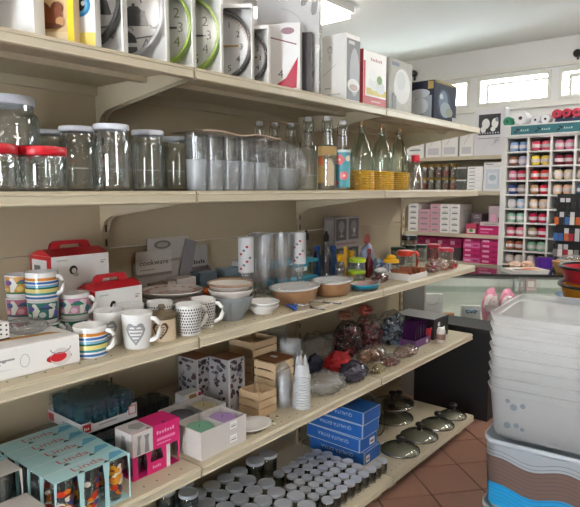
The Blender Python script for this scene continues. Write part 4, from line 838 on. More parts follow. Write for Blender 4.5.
# ================================================================== fourth shelf: glass packs, trays, crates, cups, bags
z4 = SH[3]+.0005
SKY = M('light_blue_card', '#a9d0d2', .5, vary=.04, scale=10); AMB = M('juice_print', '#c8842c', .4, vary=.5, scale=30, col2='#7a3018')
TG = glassy('pack_glass', '#f4f6f6', '#bcc4c6', base=.06, milk=.05, top=.6)
def glass_pack(name, label, loc, w_, d_, h_, n, card, first, group, word=None, wordcol='#c0303a', pics=True, cat='glass pack'):
    """carry sleeve (top, ends, dividers) around n tumblers standing in a row along y, open at the front"""
    r = empty(name, loc, label, cat, 0, group); t = .0012; k = d_/n
    m = MB(); m.box(-w_/2, w_/2, -d_/2, d_/2, h_-t, h_); m.box(-w_/2, w_/2, -d_/2, d_/2, 0, t)
    for i in range(n+1):
        y = -d_/2+k*i; hw = .007 if 0 < i < n else .005
        for x0, x1 in ((w_/2-t, w_/2), (-w_/2, -w_/2+t)): m.prism([(max(y-hw, -d_/2), t), (min(y+hw, d_/2), t), (min(y+hw*.8, d_/2), h_*.6), (min(y+hw*1.5, d_/2), h_-t), (max(y-hw*1.5, -d_/2), h_-t), (max(y-hw*.8, -d_/2), h_*.6)], 'x', x0, x1)
    m.build('card_sleeve', card, r)
    R = min(k, w_)*.46
    for i in range(n):
        q = MB(); q.lathe([(0, .004), (R*.72, .004), (R*.76, .002), (R*.98, h_-.006), (R*.94, h_-.006), (R*.74, .014), (0, .013)], 16, c=(0, -d_/2+k*(i+.5), 0)); g_ = q.build('glass', TG, r)
        if pics:
            d = MB(); rnd = random.Random(i*7+int(loc[0]*900)); a0 = .0
            cols = ['#c98a24', '#c86a1c', '#6a1c14', '#d8d4c8', '#2c3a7c', '#b8341c']
            for c_ in range(20): wrap(d, ellp(rnd.uniform(-.018, .018), .018+h_*.66*rnd.random(), .007+.007*rnd.random(), .006+.006*rnd.random(), 8), R*.86, 0, a0, rnd.choice((0, 0, 1, 2, 3, 4, 5)), off=.0012+.00012*c_, n=5, rfun=lambda zz: R*(.76+.22*zz/h_))
            d.v = [(a, b-d_/2+k*(i+.5), c) for a, b, c in d.v]; d.build('printed_decor', [C(c_, .3) for c_ in cols], g_, kind='stuff')
    p = Print().frame((-w_/2, -d_/2, h_), (0,1,0), (-1,0,0), (0,0,1), d_, w_); p.o = Vector((w_/2, -d_/2, h_))
    if word: p.text(.30, .30, .55, word, C(wordcol), width=.40); p.poly([(.72,.1),(.97,.3),(.97,.6),(.84,.7)], C('#5aa4c4')); p.rect(.02, .8, .6, .88, C('#c8d8d8'))
    for i in range(n-1):
        y = (i+1)/n; p.poly([(y-.03, 0), (y+.06, 0), (y+.015, .2)], INK)  # dark triangles painted for the shade in the sleeve's cutouts
    p.build(r, 'top_print_gaps', 'stuff'); return r
pw, pd, ph = .066, .222, .127
for k in range(5):
    glass_pack('tumbler_pack', 'light blue tumbler pack with red lettering, %s row back from the shelf edge' % ORD[k], (.437-k*.0675, .785-.003*(k % 2), z4), pw, pd, ph, 3, SKY, k == 0, 'light blue tumbler packs', 'Linda', pics=k < 2)
for k in range(3):
    glass_pack('tumbler_pack', 'light blue tumbler pack at the back left, %s row back' % ORD[k], (.205-k*.0675, .555, z4), pw, pd, ph, 3, SKY, False, 'light blue tumbler packs', 'Linda', pics=False)
WC = M('white_sleeve_card', '#d5d0ca', .5, vary=.04)
glass_pack('tumbler_pack', 'white-sleeved tumbler pack at the left picture edge', (.29, .56, z4), .085, .2, .13, 2, WC, True, 'white tumbler packs', None, pics=False)
glass_pack('tumbler_pack', 'white-sleeved tumbler pack in the near corner of the shelf', (.40, .56, z4), .1, .2, .07, 2, WC, True, 'white tumbler packs', None, pics=False)
# trays of teal glasses
TEAL = glassy('teal_glass', '#c4e0e6', '#6a9caa', base=.06, milk=.14, milkcol='#6ab0c4', top=.6); SMOKE = glassy('smoke_glass', '#b4c4c6', '#46585c', base=.06, milk=.10, milkcol='#4f6a70', top=.6)
def glass_tray(x, y, zb, w_, d_, nx, ny, gm, gh, lb, rz=0):
    r = empty('glass_tray', (x, y, zb), lb, 'glass tray', rz, 'trays of drinking glasses'); th = .035; t = .002
    m = MB(); m.box(-w_/2, w_/2, -d_/2, d_/2, 0, t)
    m.prism([(-d_/2, t), (d_/2, t), (d_/2, th*1.4), (d_/2*.82, th*1.4), (d_/2*.62, th*.7), (-d_/2*.55, th*.7), (-d_/2*.7, th), (-d_/2, th)], 'x', w_/2-t, w_/2)
    m.box(-w_/2, -w_/2+t, -d_/2, d_/2, t, th); m.box(-w_/2+t, w_/2-t, -d_/2, -d_/2+t, t, th); m.box(-w_/2+t, w_/2-t, d_/2-t, d_/2, t, th)
    m.build('card_tray', C('#c9c7c6'), r)
    p = Print().frame((w_/2, -d_/2, 0), (0,1,0), (0,0,1), (1,0,0), d_, th); p.rect(.03, .12, .17, .85, C('#a8242c')); p.scribble(.05, .35, .35, 3, PALE, .09); p.rect(.3, .4, .62, .52, GREY); p.rect(.83, .4, .98, 1.25, C('#b85a5c')); p.rect(.85, .5, .96, 1.15, C('#cfcac8'))
    p.frame((-w_/2, -d_/2, 0), (1,0,0), (0,0,1), (0,-1,0), w_, th); p.rect(.02, .1, .2, .85, C('#a8242c')); p.rect(.45, .4, .8, .55, GREY); p.build(r, kind='stuff')
    for i in range(nx):
        for j in range(ny):
            R = min(w_/nx, d_/ny)*.46; q = MB(); q.lathe([(0,.004),(R*.7,.004),(R*.74,.002),(R*.9,gh*.4),(R,gh),(R*.95,gh),(R*.7,.014),(0,.014)], 16, c=(-w_/2+w_/nx*(i+.5), -d_/2+d_/ny*(j+.5), 0)); q.build('glass', gm, r)
    f = MB(); f.frus((-w_/2*.97, w_/2*.97, -d_/2*.98, d_/2*.98), (-w_/2*.94, w_/2*.94, -d_/2*.95, d_/2*.95), th*1.42, gh+.004, bot=False); f.build('film_wrap', FILM, r); return r
glass_tray(.115, 1.015, z4, .19, .20, 3, 3, SMOKE, .098, 'lower tray of clear smoky glasses under the teal tray')
glass_tray(.115, 1.0, z4+.104, .20, .205, 3, 4, TEAL, .085, 'upper tray of dark teal glasses with a red square label')
glass_tray(.265, 1.04, z4, .09, .25, 2, 4, TEAL, .092, 'front tray of light blue glasses behind the pink pack')
glass_tray(.08, 1.228, z4, .11, .185, 2, 3, SMOKE, .085, 'small tray of glasses at the back beside the front blue tray')
r = carton('label_carton', 'small white carton with brown picture lying on the blue glasses', 'box', (.155, 1.375, z4), (.05, .085, .10), .0, C('#c9c6c2')); p = Print().face('r', .05, .09, .10); p.rect(.3, .55, .7, .95, C('#8a6a34')); p.rect(.8, .2, .95, .95, C('#c02850')); p.build(r)
# pink tumbler packs
PINK = M('magenta_card', '#d0206e', .4)
for k, (zb, h_, lb) in enumerate(((z4, .072, 'lower magenta tumbler pack beside the light blue packs'), (z4+.0725, .072, 'upper magenta and white tumbler pack with a jug picture'))):
    r = glass_pack('tumbler_pack', lb, (.365, 1.035, zb), .085, .175, h_, 3, PINK, True, 'magenta tumbler packs', None, pics=False)
    if k:
        p = Print().frame((.0425, -.0875, 0), (0,1,0), (0,0,1), (1,0,0), .175, h_); p.rect(0, 0, .42, 1, C('#d9d5d4')); p.rect(.42, 0, 1, 1, PINK); p.poly([(.08,.05),(.16,.05),(.15,.6),(.19,.85),(.1,.85),(.11,.6)], C('#9a9a9c')); p.poly([(.24,.05),(.34,.05),(.32,.6),(.35,.8),(.24,.8),(.26,.6)], C('#8c8c8e')); p.scribble(.5, .6, .2, 7, C('#e8b8cc'), .4); p.rect(.5, .3, .9, .42, C('#e88ab4')); p.rect(.5, .14, .8, .2, C('#e88ab4'))
        p.frame((-.0425, -.0875, 0), (1,0,0), (0,0,1), (0,-1,0), .085, h_); p.rect(0, 0, 1, 1, C('#cfcbca')); p.poly([(.3,.1),(.7,.1),(.6,.8),(.4,.8)], C('#8c8c8e')); p.build(r)
        p = Print().frame((-.0425, -.0875, h_), (0,1,0), (1,0,0), (0,0,1), .175, .085); p.rect(0, 0, .42, 1, C('#d2cecd')); p.poly([(.1,.5),(.2,.2),(.4,.3),(.38,.7),(.2,.8)], C('#9c9a9a')); p.build(r)
    else:
        p = Print().frame((.0425, -.0875, 0), (0,1,0), (0,0,1), (1,0,0), .175, h_); p.rect(.0, 0, .1, 1, PINK); p.rect(.36, .0, .62, .5, PINK); p.rect(.70, 0, .78, 1, C('#dcd8d8')); p.scribble(.4, .2, .16, 5, C('#e8b8cc'), .18); p.build(r, kind='stuff')
# open white boxes of coloured candles
for k, (x, y, zb, lb, cl) in enumerate(((.40, 1.265, z4, 'white box of candles at the bottom of the white stack', ('#6a9a7c', '#9a7cb0')), (.40, 1.265, z4+.0465, 'open white box with green and lilac candles on top of the stack', ('#6f9f84', '#a88abc')), (.255, 1.31, z4+.0, 'open white box with grey and beige candles behind', ('#5a5a64', '#b8ac88')))):
    r = empty('candle_box', (x, y, zb), lb, 'box', 0, 'white candle boxes'); w_, d_, h_ = .13, .205, .046 if k < 2 else .085; t = .003; m = MB()
    m.box(-w_/2, w_/2, -d_/2, d_/2, 0, t); m.box(w_/2-t, w_/2, -d_/2, d_/2, t, h_); m.box(-w_/2, -w_/2+t, -d_/2, d_/2, t, h_); m.box(-w_/2+t, w_/2-t, -d_/2, -d_/2+t, t, h_); m.box(-w_/2+t, w_/2-t, d_/2-t, d_/2, t, h_); m.box(-w_/2+t, w_/2-t, -.001, .001, t, h_); m.build('card_box', C('#cbc6c2', .5), r)
    for q, yy in enumerate((-d_/4, d_/4)):
        c_ = MB(); c_.lathe([(0,.004),(.043,.004),(.046,.008),(.046,h_-.014),(.042,h_-.01),(.03,h_-.012),(0,h_-.013)], 20, c=(0, yy, 0)); cc = c_.build('candle', M('wax_'+cl[q][1:], cl[q], .5), r); MB().tube([(0, yy, h_-.013), (.001, yy, h_-.004)], .001, 5).build('wick', INK, cc)
    p = Print().face('r', w_, d_, h_); p.rect(.62, .35, .78, .9, PALE); p.rect(.64, .5, .76, .56, INK); p.rect(.64, .65, .76, .68, GREY); p.build(r)
# floral gift cartons
FLW = M('floral_card', '#aaa6a8', .5, vary=.0)
def floral(x, y, w_, d_, h_, lb, seed):
    r = carton('floral_gift_box', lb, 'gift box', (x, y, z4), (w_, d_, h_), 0, FLW, 'floral gift boxes'); rnd = random.Random(seed); p = Print()
    for fc in ('f', 'r'):
        p.face(fc, w_, d_, h_)
        for k in range(30):
            a, b = rnd.uniform(.1, .9), 1-rnd.random()**1.5*.95; s_ = rnd.uniform(.05, .10); p.k = k % 3; colr = C(rnd.choice(['#2c2a30', '#45404a', '#5c3c44', '#77727a']))
            for q in range(3): p.k = k % 3; a_ = min(max(a+rnd.uniform(-.07, .07), .1), .9); b_ = min(max(b+rnd.uniform(-.03, .03), .05), .95); p.ell(a_, b_, s_, s_*.35, colr, 8)
    p.face('r', w_, d_, h_); p.k = 5; p.rect(.0, .0, .10, 1, C('#c9c6c6'))
    p.face('t', w_, d_, h_); p.rect(0, 0, 1, 1, C('#8a5230')); p.build(r, kind='stuff'); return r
floral(.085, 1.47, .11, .08, .205, 'dark flowered tall gift box, left of the pair', 3)
floral(.20, 1.535, .105, .09, .21, 'dark flowered tall gift box, right of the pair beside the crates', 8)
# slatted wooden crates
WOOD = M('crate_wood', '#d6ba94', .6, vary=.15, scale=14); WOODD = M('crate_lid_wood', '#7a4c2c', .6, vary=.2, scale=20)
def crate(x, y, zb, w_, d_, rows, sh_, lb, lid=False, rz=0):
    r = empty('slatted_crate', (x, y, zb), lb, 'crate', rz, 'wooden crates'); t = .005; h_ = rows*sh_
    for i in range(rows):
        z0 = i*sh_+.0015; z1 = (i+1)*sh_-.0045
        for xx in (-w_/2, w_/2-t): MB().box(xx, xx+t, -d_/2, d_/2, z0, z1).build('slat', WOOD, r)
        for yy in (-d_/2, d_/2-t): MB().box(-w_/2+t, w_/2-t, yy, yy+t, z0, z1).build('slat', WOOD, r)
    for sx_ in (-1, 1):
        for sy_ in (-1, 1): x_ = sx_*(w_/2-t-.006); y_ = sy_*(d_/2-t-.006); MB().box(x_-.006, x_+.006, y_-.006, y_+.006, 0, h_).build('corner_post', WOOD, r)
    MB().box(-w_/2+t, w_/2-t, -d_/2+t, d_/2-t, .001, .004).build('bottom', WOOD, r)
    if lid:
        MB().box(-w_/2, w_/2, -d_/2, d_/2, h_+.0005, h_+.006).build('lid', WOODD, r); MB().box(-.015, .015, -.008, .008, h_+.006, h_+.008).build('tag', PALE, r)
    return r
crate(.13, 1.76, z4, .14, .15, 7, .033, 'tall slatted wooden crate at the back')
crate(.275, 1.73, z4, .115, .115, 5, .034, 'slatted wooden crate with a brown lid', True)
crate(.32, 1.583, z4, .105, .10, 3, .032, 'small open slatted wooden crate in front')
# white plate, paper stars
x, y = at(247, 428, .54); r = empty('serving_plate', (.415, 1.455, z4), 'white oval plate lying at the shelf edge', 'plate'); m = MB(); m.lathe([(0,.002),(.6,.002),(.64,.0),(.7,.004),(1,.016),(.985,.019),(.68,.008),(0,.006)], 32, sx=.06, sy=.075); m.build('dish', CER, r)
rnd = random.Random(4)
for k in range(4):
    x, y = at((262, 268, 272, 277)[k], (422, 418, 423, 418)[k], .54); m = MB(); pl = []
    for q in range(10): a = q*PI/5; R = .022 if q % 2 == 0 else .012; pl.append((R*math.cos(a), R*math.sin(a)))
    m.prism(pl, 'z', 0, .006); r = m.build('wooden_star', C('#c9bfa6', .6), None, (x, y, z4), rnd.random()*3); tag(r, '%s small painted star from the left beside the crates' % ORD[k].capitalize(), 'ornament', 'small stars')
    p = Print().frame((-.02,-.02,.006), (1,0,0), (0,1,0), (0,0,1), .04, .04); p.ell(.5, .5, .2, .2, C(('#4a6a3c', '#8a3a34', '#4a6a3c', '#6a5a44')[k])); p.build(r)
# plastic cups
CUP = glassy('cup_plastic', '#fbfcfc', '#eceff1', base=.05, milk=.22, milkcol='#eceff2', rough=.1, top=.4); CUPW = M('white_cup_plastic', '#c9ccd0', .35)
def cups(x, y, R, n, pitch, h_, mat, lb, group, inv=False, word='cup_stack'):
    r = empty('cup_tower', (x, y, z4), lb, 'cups', 0, group); m = MB()
    if inv: m.lathe([(R, 0), (R*1.14, .001), (R*1.14, .004), (R, .0055), (R*.8, h_), (0, h_)], 20)
    else: m.lathe([(0, .001), (R*.72, 0), (R, h_-.004), (R*1.05, h_-.003), (R*1.04, h_), (R*.97, h_)], 20)
    c_ = m.build('cup', mat, r)
    for k in range(1, n): c2 = c_.copy(); COL.objects.link(c2); c2.location = (random.uniform(-.001, .001), random.uniform(-.001, .001), k*pitch)
    return r
cups(.09, 1.96, .045, 13, .0125, .08, CUP, 'clear plastic cup tower at the back behind the crates', 'plastic cup towers')
cups(.25, 1.868, .045, 10, .0135, .09, CUP, 'clear plastic cup tower between the crate and the white tower', 'plastic cup towers')
cups(.425, 1.725, .031, 13, .0105, .05, CUPW, 'white plastic cup tower at the shelf edge', 'plastic cup towers', inv=True)
r = cups(.362, 1.688, .029, 8, .012, .05, CUP, 'short bagged cup tower beside the lidded crate', 'plastic cup towers', inv=True)
blob('film_bag', BAG, (.07, .07, .185), 51, r, amp=.06, freq=2.2)
for k in range(5):
    a = k*1.26; m = MB(); m.lathe([(0,.0),(.009,.0),(.006,.02),(0,.036)], 10); o = m.build('spout', CUPW, None, (.425+.016*math.cos(a), 1.725+.016*math.sin(a), z4+.1775)); tag(o, '%s white plastic spout on top of the white cup tower' % ORD[k].capitalize(), 'spout', 'white spouts')
# soft bags and packs
DK = M('dark_violet_film', '#4a4552', .22, vary=.5, scale=30, col2='#221d28'); REDB = M('red_fabric', '#a8141c', .7, bump=.6, scale=60); NAVY = M('navy_fabric', '#181c34', .7)
for nm, mat, loc, size, sd, lb in (('clear_bag', BAG, (.385, 1.94, z4), (.15, .20, .075), 61, 'cloudy clear bag lying by the white cup tower'),
        ('dark_bag', DK, (.40, 2.13, z4), (.11, .15, .085), 62, 'shiny dark violet bag at the shelf edge'),
        ('red_cloth', REDB, (.255, 2.215, z4), (.10, .17, .085), 63, 'bright red folded cloth behind the dark violet bag'),
        ('navy_cloth', NAVY, (.205, 2.095, z4), (.055, .10, .09), 64, 'navy folded cloth left of the red cloth'),
        ('clear_bag', BAG, (.11, 2.22, z4), (.16, .26, .15), 65, 'big cloudy clear bag at the back behind the red cloth')):
    tag(blob(nm, mat, size, sd, None, loc, amp=.26, freq=3.2, sub=4, smooth=True), lb, 'bag' if 'bag' in nm else 'cloth')
bag('shell_bag', 'net bag of small shells behind the cup towers', (.20, 2.0, z4+.0), (.06, .07, .13), ['#9a7c50', '#c8b48a', '#7a5c3c'], 66, 50)
bag('snack_bag', 'bag of orange-brown shells in front of the dark bags', (.305, 2.44, z4), (.11, .24, .075), ['#a0643c', '#c08a5c', '#8a4c34'], 67, 90)
bag('potpourri_bag', 'small bag of pale potpourri at the shelf edge', (.415, 2.30, z4), (.09, .11, .05), ['#b8a878', '#8a7c50', '#d0c4a0'], 68, 60)
bag('potpourri_bag', 'small bag of red and brown potpourri at the shelf edge', (.415, 2.44, z4), (.09, .13, .05), ['#8c3a34', '#a88a6a', '#7a4a3c'], 69, 60)
bag('snack_bag', 'clear bag of pale shells before the purple packs', (.40, 2.63, z4), (.10, .20, .055), ['#b08a7c', '#c8b0a0', '#a06a5c'], 70, 70)
for (x, y, cl, lb, sd) in ((.15, 2.46, ['#4a0f1c', '#7a2430', '#2c0a12'], 'tall bag of dark red potpourri, left one', 71), (.16, 2.645, ['#5c1424', '#8a3a3c', '#3a0c18'], 'tall bag of dark red potpourri with a pink top', 72), (.21, 2.81, ['#1c3a5c', '#16202c', '#6a7c8a'], 'tall bag of dark blue potpourri', 73)):
    bag('potpourri_bag', lb, (x, y, z4), (.15, .165, .185), cl, sd, 190, ps=.032)
for k, (x, y, cl, sd, lb) in enumerate(((.14, 2.45, '#8a5a44', 74, 'brown gauze gather on the left dark red bag'), (.15, 2.62, '#9c4a3c', 75, 'russet gauze gather on the middle dark red bag'))):
    tag(blob('gauze_gather', M('gauze_%d' % k, cl, .7, vary=.4, scale=40), (.07, .10, .05), sd, None, (x, y, z4+.187), amp=.3), lb, 'gauze')
PUR = M('purple_foil', '#4a2050', .25, .3, vary=.4, scale=26, col2='#2a1030')
r = empty('purple_display_box', (.33, 2.86, z4), 'low purple display box at the shelf edge', 'box'); m = MB(); w_, d_, h_ = .10, .17, .04
m.box(-w_/2, w_/2, -d_/2, d_/2, 0, .002); m.box(w_/2-.002, w_/2, -d_/2, d_/2, .002, h_); m.box(-w_/2, -w_/2+.002, -d_/2, d_/2, .002, h_); m.box(-w_/2+.002, w_/2-.002, -d_/2, -d_/2+.002, .002, h_); m.box(-w_/2+.002, w_/2-.002, d_/2-.002, d_/2, .002, h_); m.build('card_box', C('#6a4478'), r)
p = Print().face('r', w_, d_, h_); p.rect(.72, .2, .86, .7, PALE); p.build(r)
for k in range(6):
    m = MB(); a = .042; m.T = Matrix.Translation((.325, 2.80+.024*k, z4+.006)) @ Matrix.Rotation(.12*(k % 3-1), 4, 'Z') @ Matrix.Rotation(-.08+.03*k, 4, 'X')
    m.frus((-a, a, -.006, .006), (-a, a, -.004, .004), 0, .10, top=False); m.frus((-a, a, -.004, .004), (-a, a, -.0008, .0008), .10, .125, bot=False)
    tag(m.build('purple_sachet', PUR), 'purple foil sachet standing in the purple box, %s from the near end' % ORD[k], 'sachet', 'purple sachets')
r = carton('black_carton', 'black carton with white labels at the far shelf end', 'box', (.25, 3.09, z4), (.26, .19, .12), 0, C('#17161a')); p = Print().face('r', .26, .19, .12); p.rect(.25, .6, .4, .8, PALE); p.rect(.6, .25, .75, .5, PALE); p.face('t', .26, .19, .12); p.rect(0, 0, 1, 1, C('#8c8884')); p.build(r)
lathe_item('white_candle', 'white pillar candle with a brown label by the black carton', .43, 2.98, [('wax', [(0,0),(.022,0),(.024,.004),(.024,.07),(.018,.085),(0,.087)], C('#d4d0ca', .5)), ('label', [(.0245,.02),(.0247,.022),(.0247,.05),(.0245,.052)], C('#8a6a5c'))], 'candle', z4)
r = empty('red_pot', (.34, 2.975, z4), 'small red pot between purple sachets and black carton', 'pot'); MB().lathe([(0,0),(.026,0),(.03,.06),(.033,.062),(.033,.075),(.028,.075),(.02,.02),(0,.018)], 16).build('body', C('#a8202c'), r)
# ================================================================== bottom shelf: silver-lidded jars, blue cartons, pan lids
z5 = SH[4]+.0005
SG = glassy('small_jar_glass', '#f2f5f4', '#aab2b0', base=.06, top=.6)
LS = M('silver_grey_lid', '#b9bec6', .32, .25)
proto = None
rows = 0
for i in range(6):                       # six files from the shelf edge back to the panel
    for k in range(11):
        x = .50-i*.058+random.uniform(-.003, .003); y = 1.80+k*.0545-(i % 2)*.02+random.uniform(-.003, .003)
        if i >= 3: y += .0
        if y > 2.16 and x < .52 and not (i == 0 and y < 2.28): continue
        if y < 1.80 and x < .3: continue
        lb = 'small silver-lidded jar, %s file from the shelf edge, %s from the near end' % (ORD[i], ORD[k])
        if proto is None: proto = jar('small_jar', lb, (x, y, z5), .0245, .062, LS, .0245, .012, 'small silver-lidded jars', SG, 16)
        else: dup(proto, (x, y, z5), random.uniform(0, 6), lb)
proto = None
for i in range(6):
    for k in range(8):
        x = .49-i*.080+random.uniform(-.002, .002); y = 1.12+k*.0795+(i % 2)*.03+random.uniform(-.001, .001)
        if y > 1.74 or x < .06: continue
        lb = 'large silver-lidded jar, %s file from the shelf edge, %s from the near end' % (ORD[i], ORD[k])
        if proto is None: proto = jar('preserving_jar', lb, (x, y, z5), .037, .085, LS, .037, .014, 'large silver-lidded jars', SG, 20)
        else: dup(proto, (x, y, z5), random.uniform(0, 6), lb)
for k, (x, y, zz) in enumerate(((.10, 1.30, .0855), (.18, 1.345, .0855), (.11, 1.385, .0855), (.10, 1.80, 0), (.10, 1.885, 0))):
    lb = ('upside-stacked large jar on the others below the bay joint, %s one' % ORD[k]) if k < 3 else ('tall silver-lidded jar by the back panel, %s one' % ORD[k-3])
    if k < 3: dup(proto, (x, y, z5+zz), 1.0, lb)
    else: jar('preserving_jar', lb, (x, y, z5), .042, .10, LS, .042, .014, 'large silver-lidded jars', SG, 20)
# blue cartons, lettering upside down
BC = M('blue_carton', '#1c62b4', .4, vary=.06, scale=8); EDG = C('#c9cfd6')
for k, (dx, dy, rz, h_, lb) in enumerate(((0, .012, .03, .068, 'lowest blue carton of the QUALITÀ EXTRA stack'), (-.012, 0, -.02, .066, 'second blue QUALITÀ EXTRA carton from the bottom'), (-.006, .004, .02, .066, 'third blue QUALITÀ EXTRA carton from the bottom'), (-.002, .008, .0, .064, 'top blue carton of the QUALITÀ EXTRA stack'))):
    w_, d_ = .32, .15; r = carton('blue_carton', lb, 'box', (.245+dx, 2.288+dy+.0, z5+sum((.068, .066, .066, .064)[:k])+.0006*k), (w_, d_, h_), rz, BC, 'blue cartons')
    p = Print().face('f', w_, d_, h_); p.text(.80, .66, .36, 'QUALITÀ EXTRA', C('#c8d4e4'), width=.58, flip=True)
    for a in ((0,0,1,.05), (0,.95,1,1), (.985,0,1,1)): p.k = 0; p.rect(*a, EDG)
    p.face('r', w_, d_, h_)
    for a in ((0,0,1,.05), (0,.95,1,1), (0,0,.02,1), (.98,0,1,1)): p.k = 0; p.rect(*a, EDG)
    if k < 2: p.rect(.08 if k == 0 else .55, .2, .3 if k == 0 else .85, .7, PALE); p.rect(.12 if k == 0 else .6, .35, .26 if k == 0 else .8, .5, C('#a05a60'))
    p.build(r)
# glass pan lids
LG = glassy('lid_glass', '#e4ebe8', '#7f8c88', base=.07, top=.75); STL = M('lid_steel', '#b4b4b4', .2, .95)
def panlid(x, y, zb, R, lb, tilt=(0, 0), knob=BLK):
    r = empty('pan_lid', (x, y, zb), lb, 'pan lid', random.uniform(0, 6), 'glass pan lids'); r.rotation_euler.x, r.rotation_euler.y = tilt
    MB().lathe([(R*.98,.006),(R*.9,.016),(R*.6,.03),(R*.25,.038),(0,.039)], 32).build('glass_dome', LG, r)
    MB().lathe([(R*.97,.001),(R,.001),(R*1.01,.006),(R*.985,.010),(R*.965,.008),(R*.97,.001)], 36).build('steel_rim', STL, r)
    k_ = MB(); k_.lathe([(0,.040),(.014,.040),(.011,.048),(.014,.056),(.022,.064),(.022,.072),(.016,.078),(0,.079)], 16); k_.build('knob', knob, r)
    MB().lathe([(.016,.0385),(.018,.040),(.014,.042)], 14).build('washer', STL, r); return r
pl = [(.452, 2.49, 0, .1, 'large glass pan lid lying next to the blue cartons'), (.452, 2.70, 0, .1, 'glass pan lid in the middle of the shelf edge'), (.21, 2.83, 0, .125, 'glass pan lid at the back near the far end'), (.215, 2.83, .081, .12, 'upper glass pan lid near the far end'), (.462, 2.90, 0, .092, 'small glass pan lid at the shelf edge near the far end'), (.475, 3.075, 0, .078, 'smallest glass pan lid at the very end of the shelf'), (.13, 3.06, 0, .095, 'glass pan lid in the far back corner')]
for x, y, zz, R, lb in pl: panlid(x, y, z5+zz, R, lb)
for x, y, R, th, lb in ((.085, 2.55, .14, 1.12, 'widest glass pan lid leaning against the back panel'), (.22, 2.57, .125, 1.0, 'glass pan lid leaning in front of the widest one')):
    q = panlid(x, y, z5+R*math.sin(th)+.004, R, lb); q.rotation_euler = (0, th, .1)
# ================================================================== black bench behind the shelving end, grey board
r = empty('black_bench', (.345, 3.42, 0), 'low black bench behind the end of the shelving', 'bench')
BKW = M('black_laminate', '#0e0d0e', .45, vary=.1)
MB().box(-.26, .24, -.09, .16, .54, .565).build('top', BKW, r); MB().box(.20, .235, -.085, .155, 0, .54).build('end_panel', BKW, r); MB().box(-.22, .20, -.085, -.06, .0, .54).build('front_panel', BKW, r); MB().box(-.255, -.22, -.085, .155, 0, .54).build('end_panel', BKW, r)
r = empty('grey_board', (-.10, 3.46, 0), 'pale grey board standing behind the shelving', 'board'); MB().box(-.16, .19, -.012, .012, 0, .85).build('panel', C('#8f8c88', .6), r); MB().box(-.16, .19, -.014, .014, .85, .86).build('edge_strip', C('#b0aca6'), r)
# ================================================================== glass shop counter
ca = math.radians(33); c0 = Vector((.16, 3.80))
cu = Vector((math.cos(ca), math.sin(ca)))
r = empty('glass_counter', (c0.x, c0.y, 0), 'glass-topped shop counter with goods behind its glass front', 'counter', ca)
CL, CR, CD, CH = -.62, 1.5, .5, .815
CG = glassy('counter_glass', '#fafcfb', '#dfe8e4', base=.03, top=.35); ALU = M('aluminium', '#b9bbb8', .3, .8); CWH = M('counter_white', '#eeeee8', .5); CBR = M('counter_brown', '#3a2c24', .5)
cbase = MB(); cbase.box(CL, CR, .04, CD, 0, .08); cbase.build('plinth', CBR, r)
MB().box(CL, CR, 0, CD, .08, .435).build('base_cabinet', CBR, r)
MB().box(CL, CR, .0, CD, .435, .45).build('floor_shelf', CWH, r)
MB().box(CL+.01, CR-.01, .25, CD-.02, .64, .648).build('glass_shelf', CG, r)
MB().box(CL, CR, CD-.012, CD, .45, CH-.012).build('back_panel', CWH, r)
MB().box(CL, CR, .0, .006, .45, CH-.012).build('glass_front', CG, r)
MB().box(CL, CR, -.005, CD, CH-.008, CH).build('glass_top', glassy('counter_top_glass', '#dfeae4', '#6f8a7e', base=.12, top=.8), r)
MB().box(CL+.05, CR-.05, .012, .03, CH-.03, CH-.014).build('added_strip_light', M('added_counter_light', '#fffaf0', .5, emit=LAMP*.6), r)  # glowing strip added to brighten the inside of the counter
MB().box(CL, CR, .0065, .010, CH-.034, CH-.0095).build('added_strip_cover', ALU, r); MB().box(CL, CR, .010, .034, CH-.0125, CH-.0095).build('added_strip_cover', ALU, r)  # cover added to keep the added strip out of sight
MB().box(CL, CR, -.010, -.0055, CH-.014, CH+.001).build('edge_strip', C('#26282a'), r)
for x in (CL, .42, CR-.012): MB().box(x, x+.012, -.006, .012, .45, CH-.015).build('post', ALU, r)
CM = r.matrix_basis.copy() if False else (Matrix.Translation((c0.x, c0.y, 0)) @ Matrix.Rotation(ca, 4, 'Z'))
def cw(u, v, z): q = CM @ Vector((u, v, z)); return (q.x, q.y, q.z)
def cuv(px, v):       # counter-local u for a photo column at local depth v
    d = ray(px, 280); o = CM.inverted() @ CAM; dd = CM.inverted().to_3x3() @ d; t = (v-o.y)/dd.y; return o.x+t*dd.x
def ragg(px0, px1, v, zb, h_, mat, lb, deco=None, name='gift_bag', cat='bag'):
    u0, u1 = cuv(px0, v), cuv(px1, v); w_ = u1-u0; x, y, zz = cw((u0+u1)/2, v, zb)
    q = empty(name, (x, y, zz), lb, cat, ca); m = MB(); m.frus((-w_/2, w_/2, -.03, .03), (-w_/2, w_/2, -.02, .02), 0, h_); m.build('bag_body', mat, q)
    p = Print().face('f', w_, .06, h_)
    if deco: deco(p)
    p.build(q) if p.mats else None; return q
WB = M('white_gift_bag', '#d9d6d6', .5)
def dk1(p): p.arc(.5, .9, .35, .3, .03, C('#b8a8a8'), PI, 2*PI); p.rect(.25, .2, .8, .36, C('#d49aae')); p.rect(.1, .05, .12, .9, C('#c0bcbc'))
ragg(421, 443, .10, .451, .20, WB, 'white gift bag with pink lettering inside the counter', dk1)
ragg(404, 419, .12, .451, .20, C('#bdbcb6'), 'pale green-grey gift bag at the left of the counter')
q = ragg(462, 481, .07, .451, .125, WB, 'white gift bag with a blue bow inside the counter')
BOW = M('blue_ribbon', '#3f7aa0', .5)
